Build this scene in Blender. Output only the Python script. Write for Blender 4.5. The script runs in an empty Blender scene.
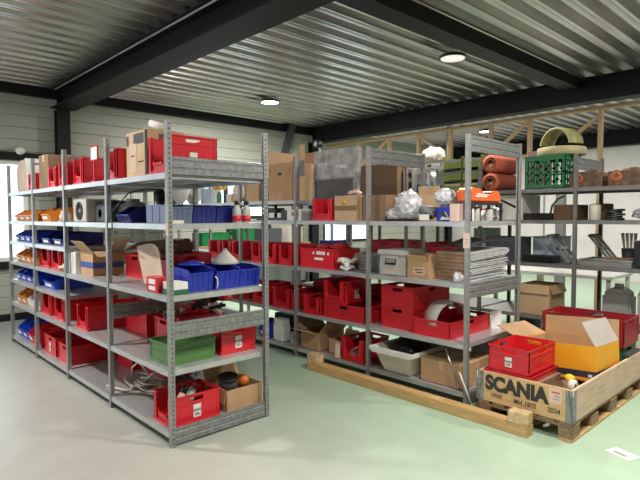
import bpy, bmesh, math, random
from mathutils import Vector, Matrix, noise
random.seed(7)
SC = bpy.context.scene
COL = SC.collection
PI = math.pi

# ------------------------------------------------------------------ materials
def mat(name, col, rough=.5, metal=0., var=.0, scale=8., bump=0., bscale=60., spec=.5, col2=None, trans=0., emit=0., coat=0., alpha=1., stretch=None):
    m = bpy.data.materials.new(name); m.use_nodes = True
    nt = m.node_tree; b = nt.nodes['Principled BSDF']
    b.inputs['Base Color'].default_value = (*col, 1); b.inputs['Roughness'].default_value = rough
    b.inputs['Metallic'].default_value = metal; b.inputs['Specular IOR Level'].default_value = spec
    b.inputs['Transmission Weight'].default_value = trans; b.inputs['Coat Weight'].default_value = coat
    b.inputs['Alpha'].default_value = alpha
    if emit: b.inputs['Emission Color'].default_value = (*col, 1); b.inputs['Emission Strength'].default_value = emit
    tc = nt.nodes.new('ShaderNodeTexCoord')
    vec = tc.outputs['Object']
    if stretch:
        mp = nt.nodes.new('ShaderNodeMapping'); mp.inputs['Scale'].default_value = stretch
        nt.links.new(vec, mp.inputs['Vector']); vec = mp.outputs['Vector']
    if var or col2:
        n = nt.nodes.new('ShaderNodeTexNoise'); n.inputs['Scale'].default_value = scale; n.inputs['Detail'].default_value = 4
        r = nt.nodes.new('ShaderNodeValToRGB'); r.color_ramp.elements[0].position = .35; r.color_ramp.elements[1].position = .65
        c2 = col2 or tuple(min(1, c * (1 + var)) for c in col); c1 = col if col2 else tuple(c * (1 - var) for c in col)
        r.color_ramp.elements[0].color = (*c1, 1); r.color_ramp.elements[1].color = (*c2, 1)
        nt.links.new(vec, n.inputs['Vector']); nt.links.new(n.outputs['Fac'], r.inputs['Fac']); nt.links.new(r.outputs['Color'], b.inputs['Base Color'])
    if bump:
        n = nt.nodes.new('ShaderNodeTexNoise'); n.inputs['Scale'].default_value = bscale; n.inputs['Detail'].default_value = 3
        bp = nt.nodes.new('ShaderNodeBump'); bp.inputs['Strength'].default_value = bump; bp.inputs['Distance'].default_value = .01
        nt.links.new(vec, n.inputs['Vector']); nt.links.new(n.outputs['Fac'], bp.inputs['Height']); nt.links.new(bp.outputs['Normal'], b.inputs['Normal'])
    return m

M = {}
def defm(k, *a, **kw): M[k] = mat(k, *a, **kw)
defm('red', (.63, .018, .030), .30, var=.06, scale=3)
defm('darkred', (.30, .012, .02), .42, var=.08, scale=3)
defm('blue', (.012, .03, .36), .35, var=.06, scale=4)
defm('navy', (.008, .014, .15), .35, var=.08, scale=4)
defm('brightblue', (.012, .06, .52), .35, var=.06, scale=4)
defm('greyblue', (.12, .15, .24), .4, var=.1, scale=6)
defm('orange', (.72, .23, .02), .4, var=.06, scale=4)
defm('green', (.085, .20, .055), .42, var=.06, scale=5)
defm('cratgreen', (.004, .14, .04), .4, var=.06, scale=5)
defm('darkgreen', (.02, .14, .07), .4, var=.06, scale=5)
defm('whiteplastic', (.75, .74, .70), .4, var=.03, scale=5)
defm('cream', (.70, .64, .53), .4, var=.05, scale=5)
defm('greyplastic', (.40, .40, .37), .45, var=.05, scale=5)
defm('midgrey', (.22, .23, .23), .45, var=.08, scale=5)
defm('greytote', (.06, .065, .075), .45, var=.08, scale=5)
defm('black', (.008, .008, .009), .4, var=.1, scale=8)
defm('rubber', (.02, .02, .02), .75, var=.1, scale=8)
defm('darkmetal', (.07, .07, .075), .4, metal=.7, var=.25, scale=14)
defm('steel', (.45, .45, .46), .35, metal=.9, var=.2, scale=14)
defm('alu', (.62, .62, .62), .35, metal=.8, var=.06, scale=12)
defm('rust', (.13, .075, .05), .8, var=.35, scale=22, bump=.4, bscale=70)
defm('rustorange', (.27, .085, .03), .8, var=.25, scale=30)
defm('card', (.47, .29, .155), .75, var=.07, scale=5, bump=.06, bscale=40)
defm('cardlight', (.56, .38, .22), .75, var=.06, scale=5, bump=.06, bscale=40)
defm('cardbrown', (.25, .155, .09), .8, var=.1, scale=5, bump=.06, bscale=40)
defm('carddark', (.12, .07, .035), .8, var=.12, scale=5, bump=.06, bscale=40)
defm('cardgrey', (.45, .40, .36), .75, var=.05, scale=5)
defm('kraft', (.60, .45, .34), .7, var=.05, scale=6, bump=.1, bscale=14)
defm('paper', (.80, .79, .76), .7, var=.02, scale=9)
defm('pinkpaper', (.75, .52, .46), .7, var=.03, scale=9)
defm('ink', (.035, .033, .033), .7)
defm('greyink', (.30, .30, .30), .7)
defm('blueink', (.05, .09, .28), .7)
defm('yellow', (.80, .36, .015), .5, var=.05, scale=4)
defm('yellowflower', (.85, .50, .02), .6, var=.15, scale=30)
defm('blackband', (.03, .032, .05), .5)
defm('orangecase', (.80, .13, .03), .4, var=.06, scale=5)
defm('redfoam', (.40, .085, .04), .8, var=.08, scale=8, bump=.2, bscale=90)
defm('foamgrey', (.10, .10, .10), .85, var=.09, scale=20, bump=.3, bscale=60)
defm('clearwrap', (.50, .50, .48), .25, var=.28, scale=9, bump=.5, bscale=18, alpha=.7)
defm('wrap', (.54, .54, .56), .25, var=.3, scale=22, bump=1., bscale=34)
defm('foil', (.60, .60, .61), .35, metal=.2, var=.12, scale=14)
defm('bluewrap', (.42, .47, .58), .28, var=.35, scale=16, bump=.8, bscale=30)
defm('hose', (.66, .58, .48), .6, var=.1, scale=20)
defm('cloth', (.42, .37, .29), .9, var=.25, scale=24, bump=.4, bscale=40)
defm('brownleather', (.15, .085, .05), .7, var=.3, scale=16, bump=.3, bscale=50)
defm('redcloth', (.45, .03, .03), .9, var=.2, scale=16)
defm('orangeball', (.62, .16, .03), .5, var=.12, scale=12)
defm('olive', (.24, .225, .08), .55, var=.1, scale=10)
defm('tan', (.33, .29, .15), .6, var=.1, scale=10)
defm('puce', (.16, .075, .075), .8, var=.12, scale=10)
defm('bluetool', (.008, .06, .17), .45, var=.2, scale=12)
defm('lime', (.11, .16, .02), .5, var=.08, scale=8)
defm('mauve', (.17, .155, .19), .5, var=.08, scale=8)
defm('post', (.31, .31, .305), .42, metal=.45, var=.10, scale=24)
defm('shelf', (.52, .52, .52), .36, metal=.5, var=.08, scale=16, stretch=(1, .25, 1))
defm('postshade', (.17, .165, .16), .5, metal=.3, var=.1, scale=24)  # rack post metal, darkened: the rear rack's shade is put into the colour
defm('shelfshade', (.20, .195, .19), .45, metal=.4, var=.08, scale=16)  # shelf metal with the rear rack's shade painted in
defm('galv', (.27, .275, .275), .42, metal=.55, var=.20, scale=30, bump=.15, bscale=25)
defm('anthracite', (.009, .0095, .0105), .6, spec=.3, var=.1, scale=4)
defm('wood', (.56, .36, .17), .65, var=.16, scale=5, stretch=(1, 12, 12), bump=.1, bscale=20)
defm('woody', (.60, .37, .16), .65, var=.14, scale=5, stretch=(12, 1, 12), bump=.1, bscale=20)
defm('pine', (.62, .43, .32), .65, var=.14, scale=5, stretch=(1, 12, 12), bump=.1, bscale=20)
defm('piney', (.64, .41, .20), .65, var=.10, scale=5, stretch=(12, 1, 12), bump=.1, bscale=20)
defm('oldwood', (.27, .17, .095), .75, var=.25, scale=6, stretch=(1, 9, 9), bump=.1, bscale=20)
defm('endgrain', (.62, .45, .25), .75, var=.18, scale=30)
defm('studwood', (.48, .32, .17), .7, var=.15, scale=6, stretch=(9, 9, 1))
defm('wallpanel', (.36, .37, .315), .5, var=.03, scale=1.5)
defm('wallwhite', (.80, .74, .75), .6, var=.02, scale=1.5)
defm('deck', (.53, .505, .49), .27, metal=.85, var=.16, scale=2.2, stretch=(.25, 3, 1))
defm('glass', (.80, .93, .98), .05, trans=1., spec=.3)
defm('lens', (1., .96, .88), .3, emit=7.)
defm('lensdim', (1., .97, .92), .3, emit=.55)
defm('label', (.78, .75, .68), .6, var=.02, scale=12)
defm('palegreen', (.42, .52, .46), .5, var=.06, scale=5)
defm('paleblue', (.45, .55, .64), .4, var=.12, scale=5)

# ------------------------------------------------------------------ mesh builder
class MB:
    def __init__(s): s.v = []; s.f = []; s.m = []; s.s = []
    def add(s, vs, fs, m=0, smooth=False):
        o = len(s.v); s.v += [tuple(v) for v in vs]
        for f in fs: s.f.append([i + o for i in f]); s.m.append(m); s.s.append(smooth)
        return s
    def box(s, x0, x1, y0, y1, z0, z1, m=0):
        v = [(x, y, z) for z in (z0, z1) for y in (y0, y1) for x in (x0, x1)]
        return s.add(v, [(0, 2, 3, 1), (4, 5, 7, 6), (0, 1, 5, 4), (2, 6, 7, 3), (0, 4, 6, 2), (1, 3, 7, 5)], m)
    def cbox(s, c, d, rot=(0, 0, 0), m=0):
        from mathutils import Euler
        R = Euler(rot).to_matrix(); c = Vector(c)
        v = [c + R @ Vector((x * d[0] / 2, y * d[1] / 2, z * d[2] / 2)) for z in (-1, 1) for y in (-1, 1) for x in (-1, 1)]
        return s.add(v, [(0, 2, 3, 1), (4, 5, 7, 6), (0, 1, 5, 4), (2, 6, 7, 3), (0, 4, 6, 2), (1, 3, 7, 5)], m)
    def prism(s, pts, axis, a, b, m=0):
        def P(u, w, t): return {'x': (t, u, w), 'y': (u, t, w), 'z': (u, w, t)}[axis]
        n = len(pts); v = [P(u, w, a) for u, w in pts] + [P(u, w, b) for u, w in pts]
        f = [(i, (i + 1) % n, n + (i + 1) % n, n + i) for i in range(n)] + [tuple(range(n))[::-1], tuple(range(n, 2 * n))]
        return s.add(v, f, m)
    def tube(s, path, r, n=8, m=0, closed=False, caps=True):
        P = [Vector(p) for p in path]; k = len(P); rr = r if isinstance(r, (list, tuple)) else [r] * k
        vs = []; up = Vector((0, 0, 1))
        for i, p in enumerate(P):
            a = P[(i - 1) % k] if closed or i > 0 else p; b = P[(i + 1) % k] if closed or i < k - 1 else p
            t = (b - a); t = t.normalized() if t.length > 1e-9 else Vector((1, 0, 0))
            q = up if abs(t.dot(up)) < .95 else Vector((1, 0, 0))
            u = t.cross(q).normalized(); w = u.cross(t)
            for j in range(n):
                an = 2 * PI * j / n; vs.append(p + (u * math.cos(an) + w * math.sin(an)) * rr[i])
        fs = []
        for i in range(k if closed else k - 1):
            i2 = (i + 1) % k
            for j in range(n): fs.append((i * n + j, i * n + (j + 1) % n, i2 * n + (j + 1) % n, i2 * n + j))
        s.add(vs, fs, m, True)
        if caps and not closed:
            o = len(s.v) - len(vs)
            s.f.append([o + j for j in range(n)][::-1]); s.m.append(m); s.s.append(False)
            s.f.append([o + (k - 1) * n + j for j in range(n)]); s.m.append(m); s.s.append(False)
        return s
    def lathe(s, prof, c=(0, 0, 0), axis='z', n=24, m=0):
        vs = []
        for r, t in prof:
            for j in range(n):
                a = 2 * PI * j / n; u, w = r * math.cos(a), r * math.sin(a)
                p = {'z': (u, w, t), 'x': (t, u, w), 'y': (w, t, u)}[axis]
                vs.append((p[0] + c[0], p[1] + c[1], p[2] + c[2]))
        k = len(prof)
        fs = [(i * n + j, i * n + (j + 1) % n, (i + 1) * n + (j + 1) % n, (i + 1) * n + j) for i in range(k - 1) for j in range(n)]
        if prof[0][0] > 1e-6: fs.append(tuple(range(n))[::-1])
        if prof[-1][0] > 1e-6: fs.append(tuple(range((k - 1) * n, k * n)))
        return s.add(vs, fs, m, True)
    def blob(s, c, d, amp=.25, freq=3., seed=0, sub=3, m=0, flat=None):
        bm = bmesh.new(); bmesh.ops.create_icosphere(bm, subdivisions=sub, radius=1)
        vs = []
        for v in bm.verts:
            q = v.co.copy(); k = 1 + amp * noise.noise(q * freq + Vector((seed * 7.3, seed * 3.1, seed)))+ amp * .5 * noise.noise(q * freq * 2.7 + Vector((seed, 9, 2)))
            q = q * k; z = q.z * d[2] / 2
            if flat is not None: z = max(z, -d[2] / 2 * flat)
            vs.append((c[0] + q.x * d[0] / 2, c[1] + q.y * d[1] / 2, c[2] + z))
        fs = [[v.index for v in f.verts] for f in bm.faces]; bm.free()
        return s.add(vs, fs, m, True)
    def mesh(s, name, mats, bevel=0.):
        me = bpy.data.meshes.new(name); me.from_pydata(s.v, [], s.f)
        for k in (mats if isinstance(mats, (list, tuple)) else [mats]): me.materials.append(M[k] if isinstance(k, str) else k)
        for p, mi, sm in zip(me.polygons, s.m, s.s): p.material_index = mi; p.use_smooth = sm
        bm = bmesh.new(); bm.from_mesh(me)
        bmesh.ops.recalc_face_normals(bm, faces=bm.faces)
        if bevel:
            ed = [e for e in bm.edges if len(e.link_faces) == 2 and not e.link_faces[0].smooth and e.calc_face_angle(0) > .6]
            try: bmesh.ops.bevel(bm, geom=ed, offset=bevel, segments=2, affect='EDGES', clamp_overlap=True)
            except Exception: pass
        bm.to_mesh(me); bm.free(); me.update()
        return me
    def build(s, name, mats, parent=None, loc=None, bevel=0.):
        return link(name, s.mesh(name, mats, bevel), parent, loc)

def link(name, data, parent=None, loc=None):
    o = bpy.data.objects.new(name, data); COL.objects.link(o)
    if parent is not None: o.parent = parent
    if loc is not None: o.location = loc
    return o
def tag(o, label=None, cat=None, group=None, kind=None):
    if label: o['label'] = label
    if cat: o['category'] = cat
    if group: o['group'] = group
    if kind: o['kind'] = kind
    return o
def thing(name, label, cat, loc, rz=0, group=None, rot=None):
    o = link(name, None, None, loc); o.rotation_euler = rot or (0, 0, rz); o.empty_display_size = .05
    return tag(o, label, cat, group)
def solid(name, mb, mats, label, cat, loc=(0, 0, 0), rot=(0, 0, 0), group=None, bevel=0.):
    o = mb.build(name, mats, None, loc, bevel); o.rotation_euler = rot
    return tag(o, label, cat, group)
def structure(name, mb, mats, bevel=0.):
    return tag(mb.build(name, mats, bevel=bevel), kind='structure')
CACHE = {}
def part(key, name, fn, mats, parent, loc=None, bevel=0.):
    """a part whose mesh is shared by every copy with the same key"""
    k = (key, name, str(mats))
    if k not in CACHE: CACHE[k] = fn().mesh(name, mats, bevel)
    return link(name, CACHE[k], parent, loc)
def lettering(text, size, m, parent, loc, rot, offset=0., name='lettering', sx=1.):
    c = bpy.data.curves.new(name, 'FONT'); c.body = text; c.size = size; c.extrude = .0008; c.offset = offset
    c.align_x = 'CENTER'; c.align_y = 'CENTER'; c.materials.append(M[m])
    tmp = bpy.data.objects.new(name, c); COL.objects.link(tmp); bpy.context.view_layer.update()
    me = bpy.data.meshes.new_from_object(tmp.evaluated_get(bpy.context.evaluated_depsgraph_get())); bpy.data.objects.remove(tmp)
    o = link(name, me, parent, loc); o.rotation_euler = rot; o.scale = (sx, 1, 1)
    return o

# ------------------------------------------------------------------ the crates, bins and boxes
def wall_with_hole(mb, ax, t, a0, a1, z0, z1, hole=None, thick=.005):
    """a wall standing at coordinate t (outer face) on axis ax; hole = (ha0, ha1, hz0, hz1)"""
    t0, t1 = sorted((t, t - math.copysign(thick, t)))
    def B(p0, p1, q0, q1):
        if ax == 'x': mb.box(t0, t1, p0, p1, q0, q1)
        else: mb.box(p0, p1, t0, t1, q0, q1)
    if not hole: B(a0, a1, z0, z1); return
    h0, h1, k0, k1 = hole
    B(a0, h0, z0, z1); B(h1, a1, z0, z1); B(h0, h1, z0, k0); B(h0, h1, k1, z1)
def crate_body(dx, dy, h, pick, holes):
    mb = MB(); X, Y = dx / 2 - .008, dy / 2 - .008
    mb.box(-X, X, -Y, Y, 0, .008)
    hh = min(.05, dx * .16, dy * .16) * 1.15
    hz = (h - .052, h - .024)
    for sgn in (-1, 1):
        wall_with_hole(mb, 'y', sgn * Y, -X, X, .008, h, (-hh, hh, *hz) if holes else None)
    wall_with_hole(mb, 'x', X, -Y, Y, .008, h, (-hh, hh, *hz) if holes else None)
    if pick:
        w = Y * .66
        pts = [(-Y, .008), (Y, .008), (Y, h), (w, h), (w, h * .46), (w - .03, h * .32), (-w + .03, h * .32), (-w, h * .46), (-w, h), (-Y, h)]
        mb.box(-X - .014, -X, -Y - .002, Y + .002, 0, .016)
        mb.prism(pts, 'x', -X, -X + .006)
    else: wall_with_hole(mb, 'x', -X, -Y, Y, .008, h, (-hh, hh, *hz) if holes else None)
    # corner ribs and foot step
    for sx in (-1, 1):
        for sy in (-1, 1):
            mb.box(*sorted((sx * (X + .004), sx * (X - .022))), *sorted((sy * (Y + .004), sy * (Y - .003))), .03, h - .012)
            mb.box(*sorted((sx * (X + .004), sx * (X - .003))), *sorted((sy * (Y + .004), sy * (Y - .022))), .03, h - .012)
    for sy in (-1, 1): mb.box(-X - .003, X + .003, *sorted((sy * (Y + .004), sy * (Y - .002))), .0, .022)
    mb.box(*sorted((X + .004, X - .002)), -Y - .003, Y + .003, 0, .022)
    mb.box(*sorted((-X - .004, -X + .002)), -Y - .003, Y + .003, 0, .022)
    return mb
def crate_rim(dx, dy, h, pick):
    mb = MB(); X, Y = dx / 2, dy / 2; t = .012
    for z0, z1, e in ((h - .012, h, 0.), (h - .066, h - .057, .003))[:2 if h > .1 else 1]:
        mb.box(-X + e, X - e, -Y + e, -Y + t, z0, z1); mb.box(-X + e, X - e, Y - t, Y - e, z0, z1)
        mb.box(X - t, X - e, -Y + t, Y - t, z0, z1)
        if pick:
            w = (Y - .008) * .66
            mb.box(-X + e, -X + t, -Y + t, -w, z0, z1); mb.box(-X + e, -X + t, w, Y - t, z0, z1)
        else: mb.box(-X + e, -X + t, -Y + t, Y - t, z0, z1)
    if pick:
        w = (Y - .008) * .66
        mb.box(-X - .004, -X + .008, -w + .03, w - .03, h * .32 - .016, h * .32)
        for sg in (-1, 1): mb.box(-X - .006, -X + .010, *sorted((sg * w, sg * (w + .014))), h * .1, h - .013)
    return mb
def label_card(w=.062, hh=.095):
    mb = MB(); mb.box(-w / 2, w / 2, -.0012, 0, -hh / 2, hh / 2, 0)
    mb.box(-w / 2, w / 2, -.002, -.0012, -hh * .06, hh * .16, 1)
    mb.box(-w * .34, w * .34, -.002, -.0012, -hh * .34, -hh * .27, 2)
    mb.box(-w * .34, w * .2, -.002, -.0012, -hh * .22, -hh * .17, 2)
    return mb
def crate(label, x0, x1, y0, y1, z, h, m='red', pick=False, card=None, holes=True, group=None, rz=0, tilt=None, name=None, cat='crate', cards=1):
    dx, dy = round(x1 - x0, 3), round(y1 - y0, 3); h = round(h, 3)
    o = thing(name or ('picking_crate' if pick else 'storage_crate'), label, cat, ((x0 + x1) / 2, (y0 + y1) / 2, z), rz, group)
    if tilt: o.rotation_euler = tilt
    k = (dx, dy, h, pick, holes)
    body = part(k, 'body', lambda: crate_body(dx, dy, h, pick, holes), m, o)
    part(k, 'rim', lambda: crate_rim(dx, dy, h, pick), m, o)
    if card:
        for i in range(cards):
            zc = h * (.40 if cards == 1 else (.27 + .3 * i))
            c = part((), 'label_card', label_card, ['label', 'greyink', 'ink'], body)
            c.location = {'y': (.0, -dy / 2 + .0045, zc), 'x': (-dx / 2 + .0035, 0, zc), 'yr': (dx * .32, -dy / 2 + .0045, zc)}[card]
            if card == 'x': c.rotation_euler = (0, 0, -PI / 2)
            if h < .2 or cards > 1: c.scale = (.9, 1, .62 if cards > 1 else .8)
            c['label'] = 'cream paper label card'
    return o
def bin_body(d, w, h, fr=.5):
    mb = MB(); t = .004; X, Y = d / 2, w / 2
    prof = [(-X + .02, 0), (X, 0), (X, h), (-X + .32 * d, h), (-X + .02, h * min(1, fr + .12)), (-X, h * fr)]
    mb.prism(prof, 'y', -Y, -Y + t); mb.prism(prof, 'y', Y - t, Y)
    mb.box(-X + .02, X, -Y + t, Y - t, 0, t); mb.box(X - t, X, -Y + t, Y - t, t, h)
    mb.prism([(-X + .02, 0), (-X + .026, 0), (-X + .006, h * fr), (-X, h * fr)], 'y', -Y + t, Y - t)
    for k in range(4):
        yy = -Y + w * (k + .8) / 4.6; mb.prism([(-X + .016, .01), (-X + .02, .01), (-X + .002, h * (fr - .06)), (-X - .003, h * (fr - .06))], 'y', yy, yy + .006)
    for sg in (-1, 1):
        for xx in (-.1 * d, .22 * d): mb.box(xx, xx + .012, *sorted((sg * Y, sg * (Y + .003))), .008, h - .012)
    return mb
def bin_rim(d, w, h, fr=.5):
    mb = MB(); X, Y = d / 2, w / 2; r = .008
    for sg in (-1, 1):
        mb.box(-X + .31 * d, X + .004, *sorted((sg * (Y + .004), sg * (Y - .004))), h - r, h + .002)
    mb.box(X - .004, X + .004, -Y, Y, h - r, h + .002)
    mb.box(-X - .005, -X + .006, -Y, Y, h * fr - r, h * fr + .002)
    return mb
def sbin(label, x, y, z, d, w, h, m, rz=0, card=True, group=None, rot=None, fr=.5):
    o = thing('storage_bin', label, 'bin', (x, y, z), rz, group, rot=rot)
    k = (d, w, h, fr)
    body = part(k, 'body', lambda: bin_body(d, w, h, fr), m, o); part(k, 'rim', lambda: bin_rim(d, w, h, fr), m, o)
    if card:
        c = part((w, h), 'label_strip', lambda: MB().cbox((0, 0, 0), (.0015, w * .62, h * .22)), 'paper', body, (-d / 2 + .0005, 0, h * .27))
        c.rotation_euler = (0, -.28, 0); c['label'] = 'white label strip'
    return o
def box_shell(dx, dy, h, closed=False, t=.004):
    mb = MB(); X, Y = dx / 2, dy / 2
    mb.box(-X, X, -Y, Y, 0, t)
    mb.box(-X, X, -Y, -Y + t, t, h); mb.box(-X, X, Y - t, Y, t, h); mb.box(-X, -X + t, -Y + t, Y - t, t, h); mb.box(X - t, X, -Y + t, Y - t, t, h)
    if closed:
        mb.box(-X, X, -Y, -.001, h, h + t); mb.box(-X, X, .001, Y, h, h + t)
    return mb
def flap(o, side, dx, dy, h, length, ang, m, t=.004):
    """an open flap hinged on a top edge; ang 0 = standing straight up, + folds outwards"""
    w = dy if side in ('-x', '+x') else dx; w -= .006
    k = ('flap', round(w, 3), round(length, 3))
    f = part(k, 'flap', lambda: MB().box(-w / 2, w / 2, 0, t, 0, length), m, o)
    rz = {'-y': 0, '+y': PI, '-x': -PI / 2, '+x': PI / 2}[side]
    f.location = {'-y': (0, -dy / 2, h), '+y': (0, dy / 2, h), '-x': (-dx / 2, 0, h), '+x': (dx / 2, 0, h)}[side]
    f.rotation_euler = (ang, 0, rz)
    return f
def carton(label, x0, x1, y0, y1, z, h, m='card', closed=False, flaps=(), rz=0, tape=None, cat='box', group=None, name='cardboard_box', rot=None):
    dx, dy = x1 - x0, y1 - y0
    o = thing(name, label, cat, ((x0 + x1) / 2, (y0 + y1) / 2, z), rz, group, rot=rot)
    part(('carton', round(dx, 3), round(dy, 3), round(h, 3), closed), 'body', lambda: box_shell(dx, dy, h, closed), m, o)
    for s, ln, an in flaps: flap(o, s, dx, dy, h, ln, an, m)
    if tape:
        MB().box(-dx / 2 - .0008, dx / 2 + .0008, -.022, .022, h + .0041, h + .0048).box(-dx / 2 - .0012, -dx / 2, -.022, .022, h - .07, h + .0048).build('packing_tape', tape, o)
    return o

# ------------------------------------------------------------------ room
fl = MB().box(-4.2, 14.3, -4.2, 9.3, -.1, 0); floor = structure('floor', fl, 'paper')
fm = bpy.data.materials.new('floor_paint_daylight'); fm.use_nodes = True
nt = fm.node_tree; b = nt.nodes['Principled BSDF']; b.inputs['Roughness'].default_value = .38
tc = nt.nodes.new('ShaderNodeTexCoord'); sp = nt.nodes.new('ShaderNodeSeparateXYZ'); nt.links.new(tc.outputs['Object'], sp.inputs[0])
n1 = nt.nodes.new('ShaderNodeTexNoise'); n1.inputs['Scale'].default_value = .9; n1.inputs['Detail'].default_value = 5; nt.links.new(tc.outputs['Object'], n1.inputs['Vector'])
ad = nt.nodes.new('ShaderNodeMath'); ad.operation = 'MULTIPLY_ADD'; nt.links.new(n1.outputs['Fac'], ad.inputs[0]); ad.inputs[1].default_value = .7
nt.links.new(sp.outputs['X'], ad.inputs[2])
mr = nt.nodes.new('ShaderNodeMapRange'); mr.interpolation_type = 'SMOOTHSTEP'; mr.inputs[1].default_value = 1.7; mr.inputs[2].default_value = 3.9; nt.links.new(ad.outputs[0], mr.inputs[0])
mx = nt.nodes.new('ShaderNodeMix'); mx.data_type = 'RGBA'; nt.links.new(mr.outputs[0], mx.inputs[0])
mx.inputs[6].default_value = (.44, .43, .385, 1); mx.inputs[7].default_value = (.43, .58, .43, 1)  # grey side is daylight tint put into the colour; the paint is mint
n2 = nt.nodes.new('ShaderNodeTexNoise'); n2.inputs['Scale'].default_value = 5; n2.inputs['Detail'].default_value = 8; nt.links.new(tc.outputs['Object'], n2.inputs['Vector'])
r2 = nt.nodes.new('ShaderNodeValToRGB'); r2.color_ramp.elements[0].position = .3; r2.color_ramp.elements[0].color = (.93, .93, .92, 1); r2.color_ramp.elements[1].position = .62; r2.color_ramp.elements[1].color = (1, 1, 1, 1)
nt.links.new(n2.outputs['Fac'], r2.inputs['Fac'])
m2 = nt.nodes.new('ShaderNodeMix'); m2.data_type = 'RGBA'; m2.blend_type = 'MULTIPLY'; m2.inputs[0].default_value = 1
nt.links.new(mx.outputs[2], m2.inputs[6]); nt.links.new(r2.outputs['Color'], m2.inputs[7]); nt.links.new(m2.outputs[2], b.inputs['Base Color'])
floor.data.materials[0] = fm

ZD, DD, PITCH = 3.625, .105, .25
def deck(x0, x1, y0, y1):
    mb = MB(); prof = []; y = y0
    while y < y1:
        for dy, z in ((0, 0), (.105, 0), (.105 + .038, DD), (.105 + .107, DD)): prof.append((y + dy, ZD + z))
        y += PITCH
    prof.append((y, ZD)); n = len(prof)
    vs = [(x, a, z) for x in (x0, x1) for a, z in prof]
    fs = [(i, i + 1, n + i + 1, n + i) for i in range(n - 1)]
    # stiffening beads rolled into the wide bottom flange
    mb.add(vs, fs, 0)
    y = y0
    while y < y1:
        mb.prism([(y + .035, ZD), (y + .07, ZD), (y + .06, ZD - .007), (y + .045, ZD - .007)], 'x', x0, x1)
        y += PITCH
    mb.box(x0, x1, y0, y1, ZD + DD + .002, ZD + DD + .08)
    return mb
structure('ceiling', deck(-4, 14.2, -4, 9.2), 'deck')

def back_profile(mb, x0, x1, z0, z1):
    st = .187; k0 = math.floor(z0 / st); pts = []
    zs = []; k = k0
    while k * st < z1:
        a, c = max(z0, k * st), min(z1, (k + 1) * st - .02)
        if c > a: zs.append((a, 0.)); zs.append((c, 0.0))
        g = (k + 1) * st - .012
        if z0 < g < z1: zs.append((g, .014))
        k += 1
    if zs[-1][0] < z1: zs.append((z1, 0.))
    pts = [(9.11 + d, z) for z, d in zs] + [(9.21, z1), (9.21, z0)]
    mb.prism(pts, 'x', x0, x1)
WIN = [(-2.5, 2.32, .92, 2.46), (4.9, 7.05, 1.55, 2.42), (7.75, 8.05, .95, 2.2), (8.7, 10.5, .95, 2.2)]
mb = MB(); xs = -4
for (a, c, z0, z1) in WIN:
    back_profile(mb, xs, a, 0, 3.75); back_profile(mb, a, c, 0, z0); back_profile(mb, a, c, z1, 3.75); xs = c
back_profile(mb, xs, 14.2, 0, 3.75)
structure('wall_back', mb, 'wallpanel')
for i, (a, c, z0, z1) in enumerate(WIN):
    f = MB(); w = .06
    f.box(a, c, 9.10, 9.18, z0, z0 + w); f.box(a, c, 9.10, 9.18, z1 - w, z1); f.box(a, a + w, 9.10, 9.18, z0 + w, z1 - w); f.box(c - w, c, 9.10, 9.18, z0 + w, z1 - w)
    n = max(1, round((c - a) / 1.0))
    for k in range(1, n): x = a + (c - a) * k / n; f.box(x - .03, x + .03, 9.10, 9.18, z0 + w, z1 - w)
    o = structure(f'window_{i+1}', f, 'anthracite' if i else 'whiteplastic')
    MB().box(a + w, c - w, 9.135, 9.141, z0 + w, z1 - w).build('glass_pane', 'glass', o)
structure('trim_1', MB().box(-2.6, 2.78, 9.04, 9.108, 2.47, 2.585).box(-2.6, 2.78, 9.06, 9.108, .80, .915), 'anthracite')
structure('baseboard_back', MB().box(-4, 14, 9.085, 9.108, 0, .11), 'anthracite')
structure('wall_right', MB().box(14.1, 14.22, -4, 9.11, 0, 3.75), 'wallwhite')
structure('wall_front', MB().box(-4.1, 14.22, -4.12, -4, 0, 3.75), 'wallpanel')
# unseen gate opening in the left wall, placed to let daylight onto the racks
structure('wall_left', MB().box(-4.12, -4, -4, 4.0, 0, 3.75).box(-4.12, -4, 8.6, 9.11, 0, 3.75).box(-4.12, -4, 4.0, 8.6, 3.0, 3.75), 'wallpanel')

def ibeam(x, y0, y1, zt, hgt, wid, tf=.02, tw=.014):
    return MB().box(x - wid / 2, x + wid / 2, y0, y1, zt - tf, zt).box(x - wid / 2, x + wid / 2, y0, y1, zt - hgt, zt - hgt + tf).box(x - tw / 2, x + tw / 2, y0, y1, zt - hgt + tf, zt - tf)
def bolts(mb, x, ys, zs):
    for y in ys:
        for z in zs: mb.lathe([(.016, 0), (.016, -.012), (0, -.012)], (x, y, z), 'x', 6)
    return mb
XA, XB = 2.83, 8.32
for x in (XA, XB, 13.95):
    b_ = structure('ceiling_beam', ibeam(x, -4, 9.0, ZD - .001, .315 if x == XA else .36, .36 if x == XA else .24), 'anthracite')
    c_ = MB().box(x - .1, x + .1, 8.96, 8.98, 0, 3.3).box(x - .1, x + .1, 9.08, 9.1, 0, 3.3).box(x - .007, x + .007, 8.98, 9.08, 0, 3.3)
    structure('column', c_, 'anthracite')
    bolts(MB(), x - .007, (8.86, 8.93), (3.38, 3.46, 3.54)).build('bolt', 'darkmetal', b_)
    MB().box(x - .1, x + .1, 8.955, 8.96, 3.27, 3.62).build('end_plate', 'anthracite', b_)
structure('ceiling_purlin', MB().box(2.95, 8.2, 3.06, 3.30, 3.47, ZD - .008), 'anthracite')
structure('eaves_beam', MB().box(-4, 8.3, 9.0, 9.09, 3.47, ZD - .008), 'anthracite')
structure('cable_conduit', MB().tube([(2.7, -4, 3.6), (2.7, 8.9, 3.6)], .012), 'greyplastic')

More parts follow.
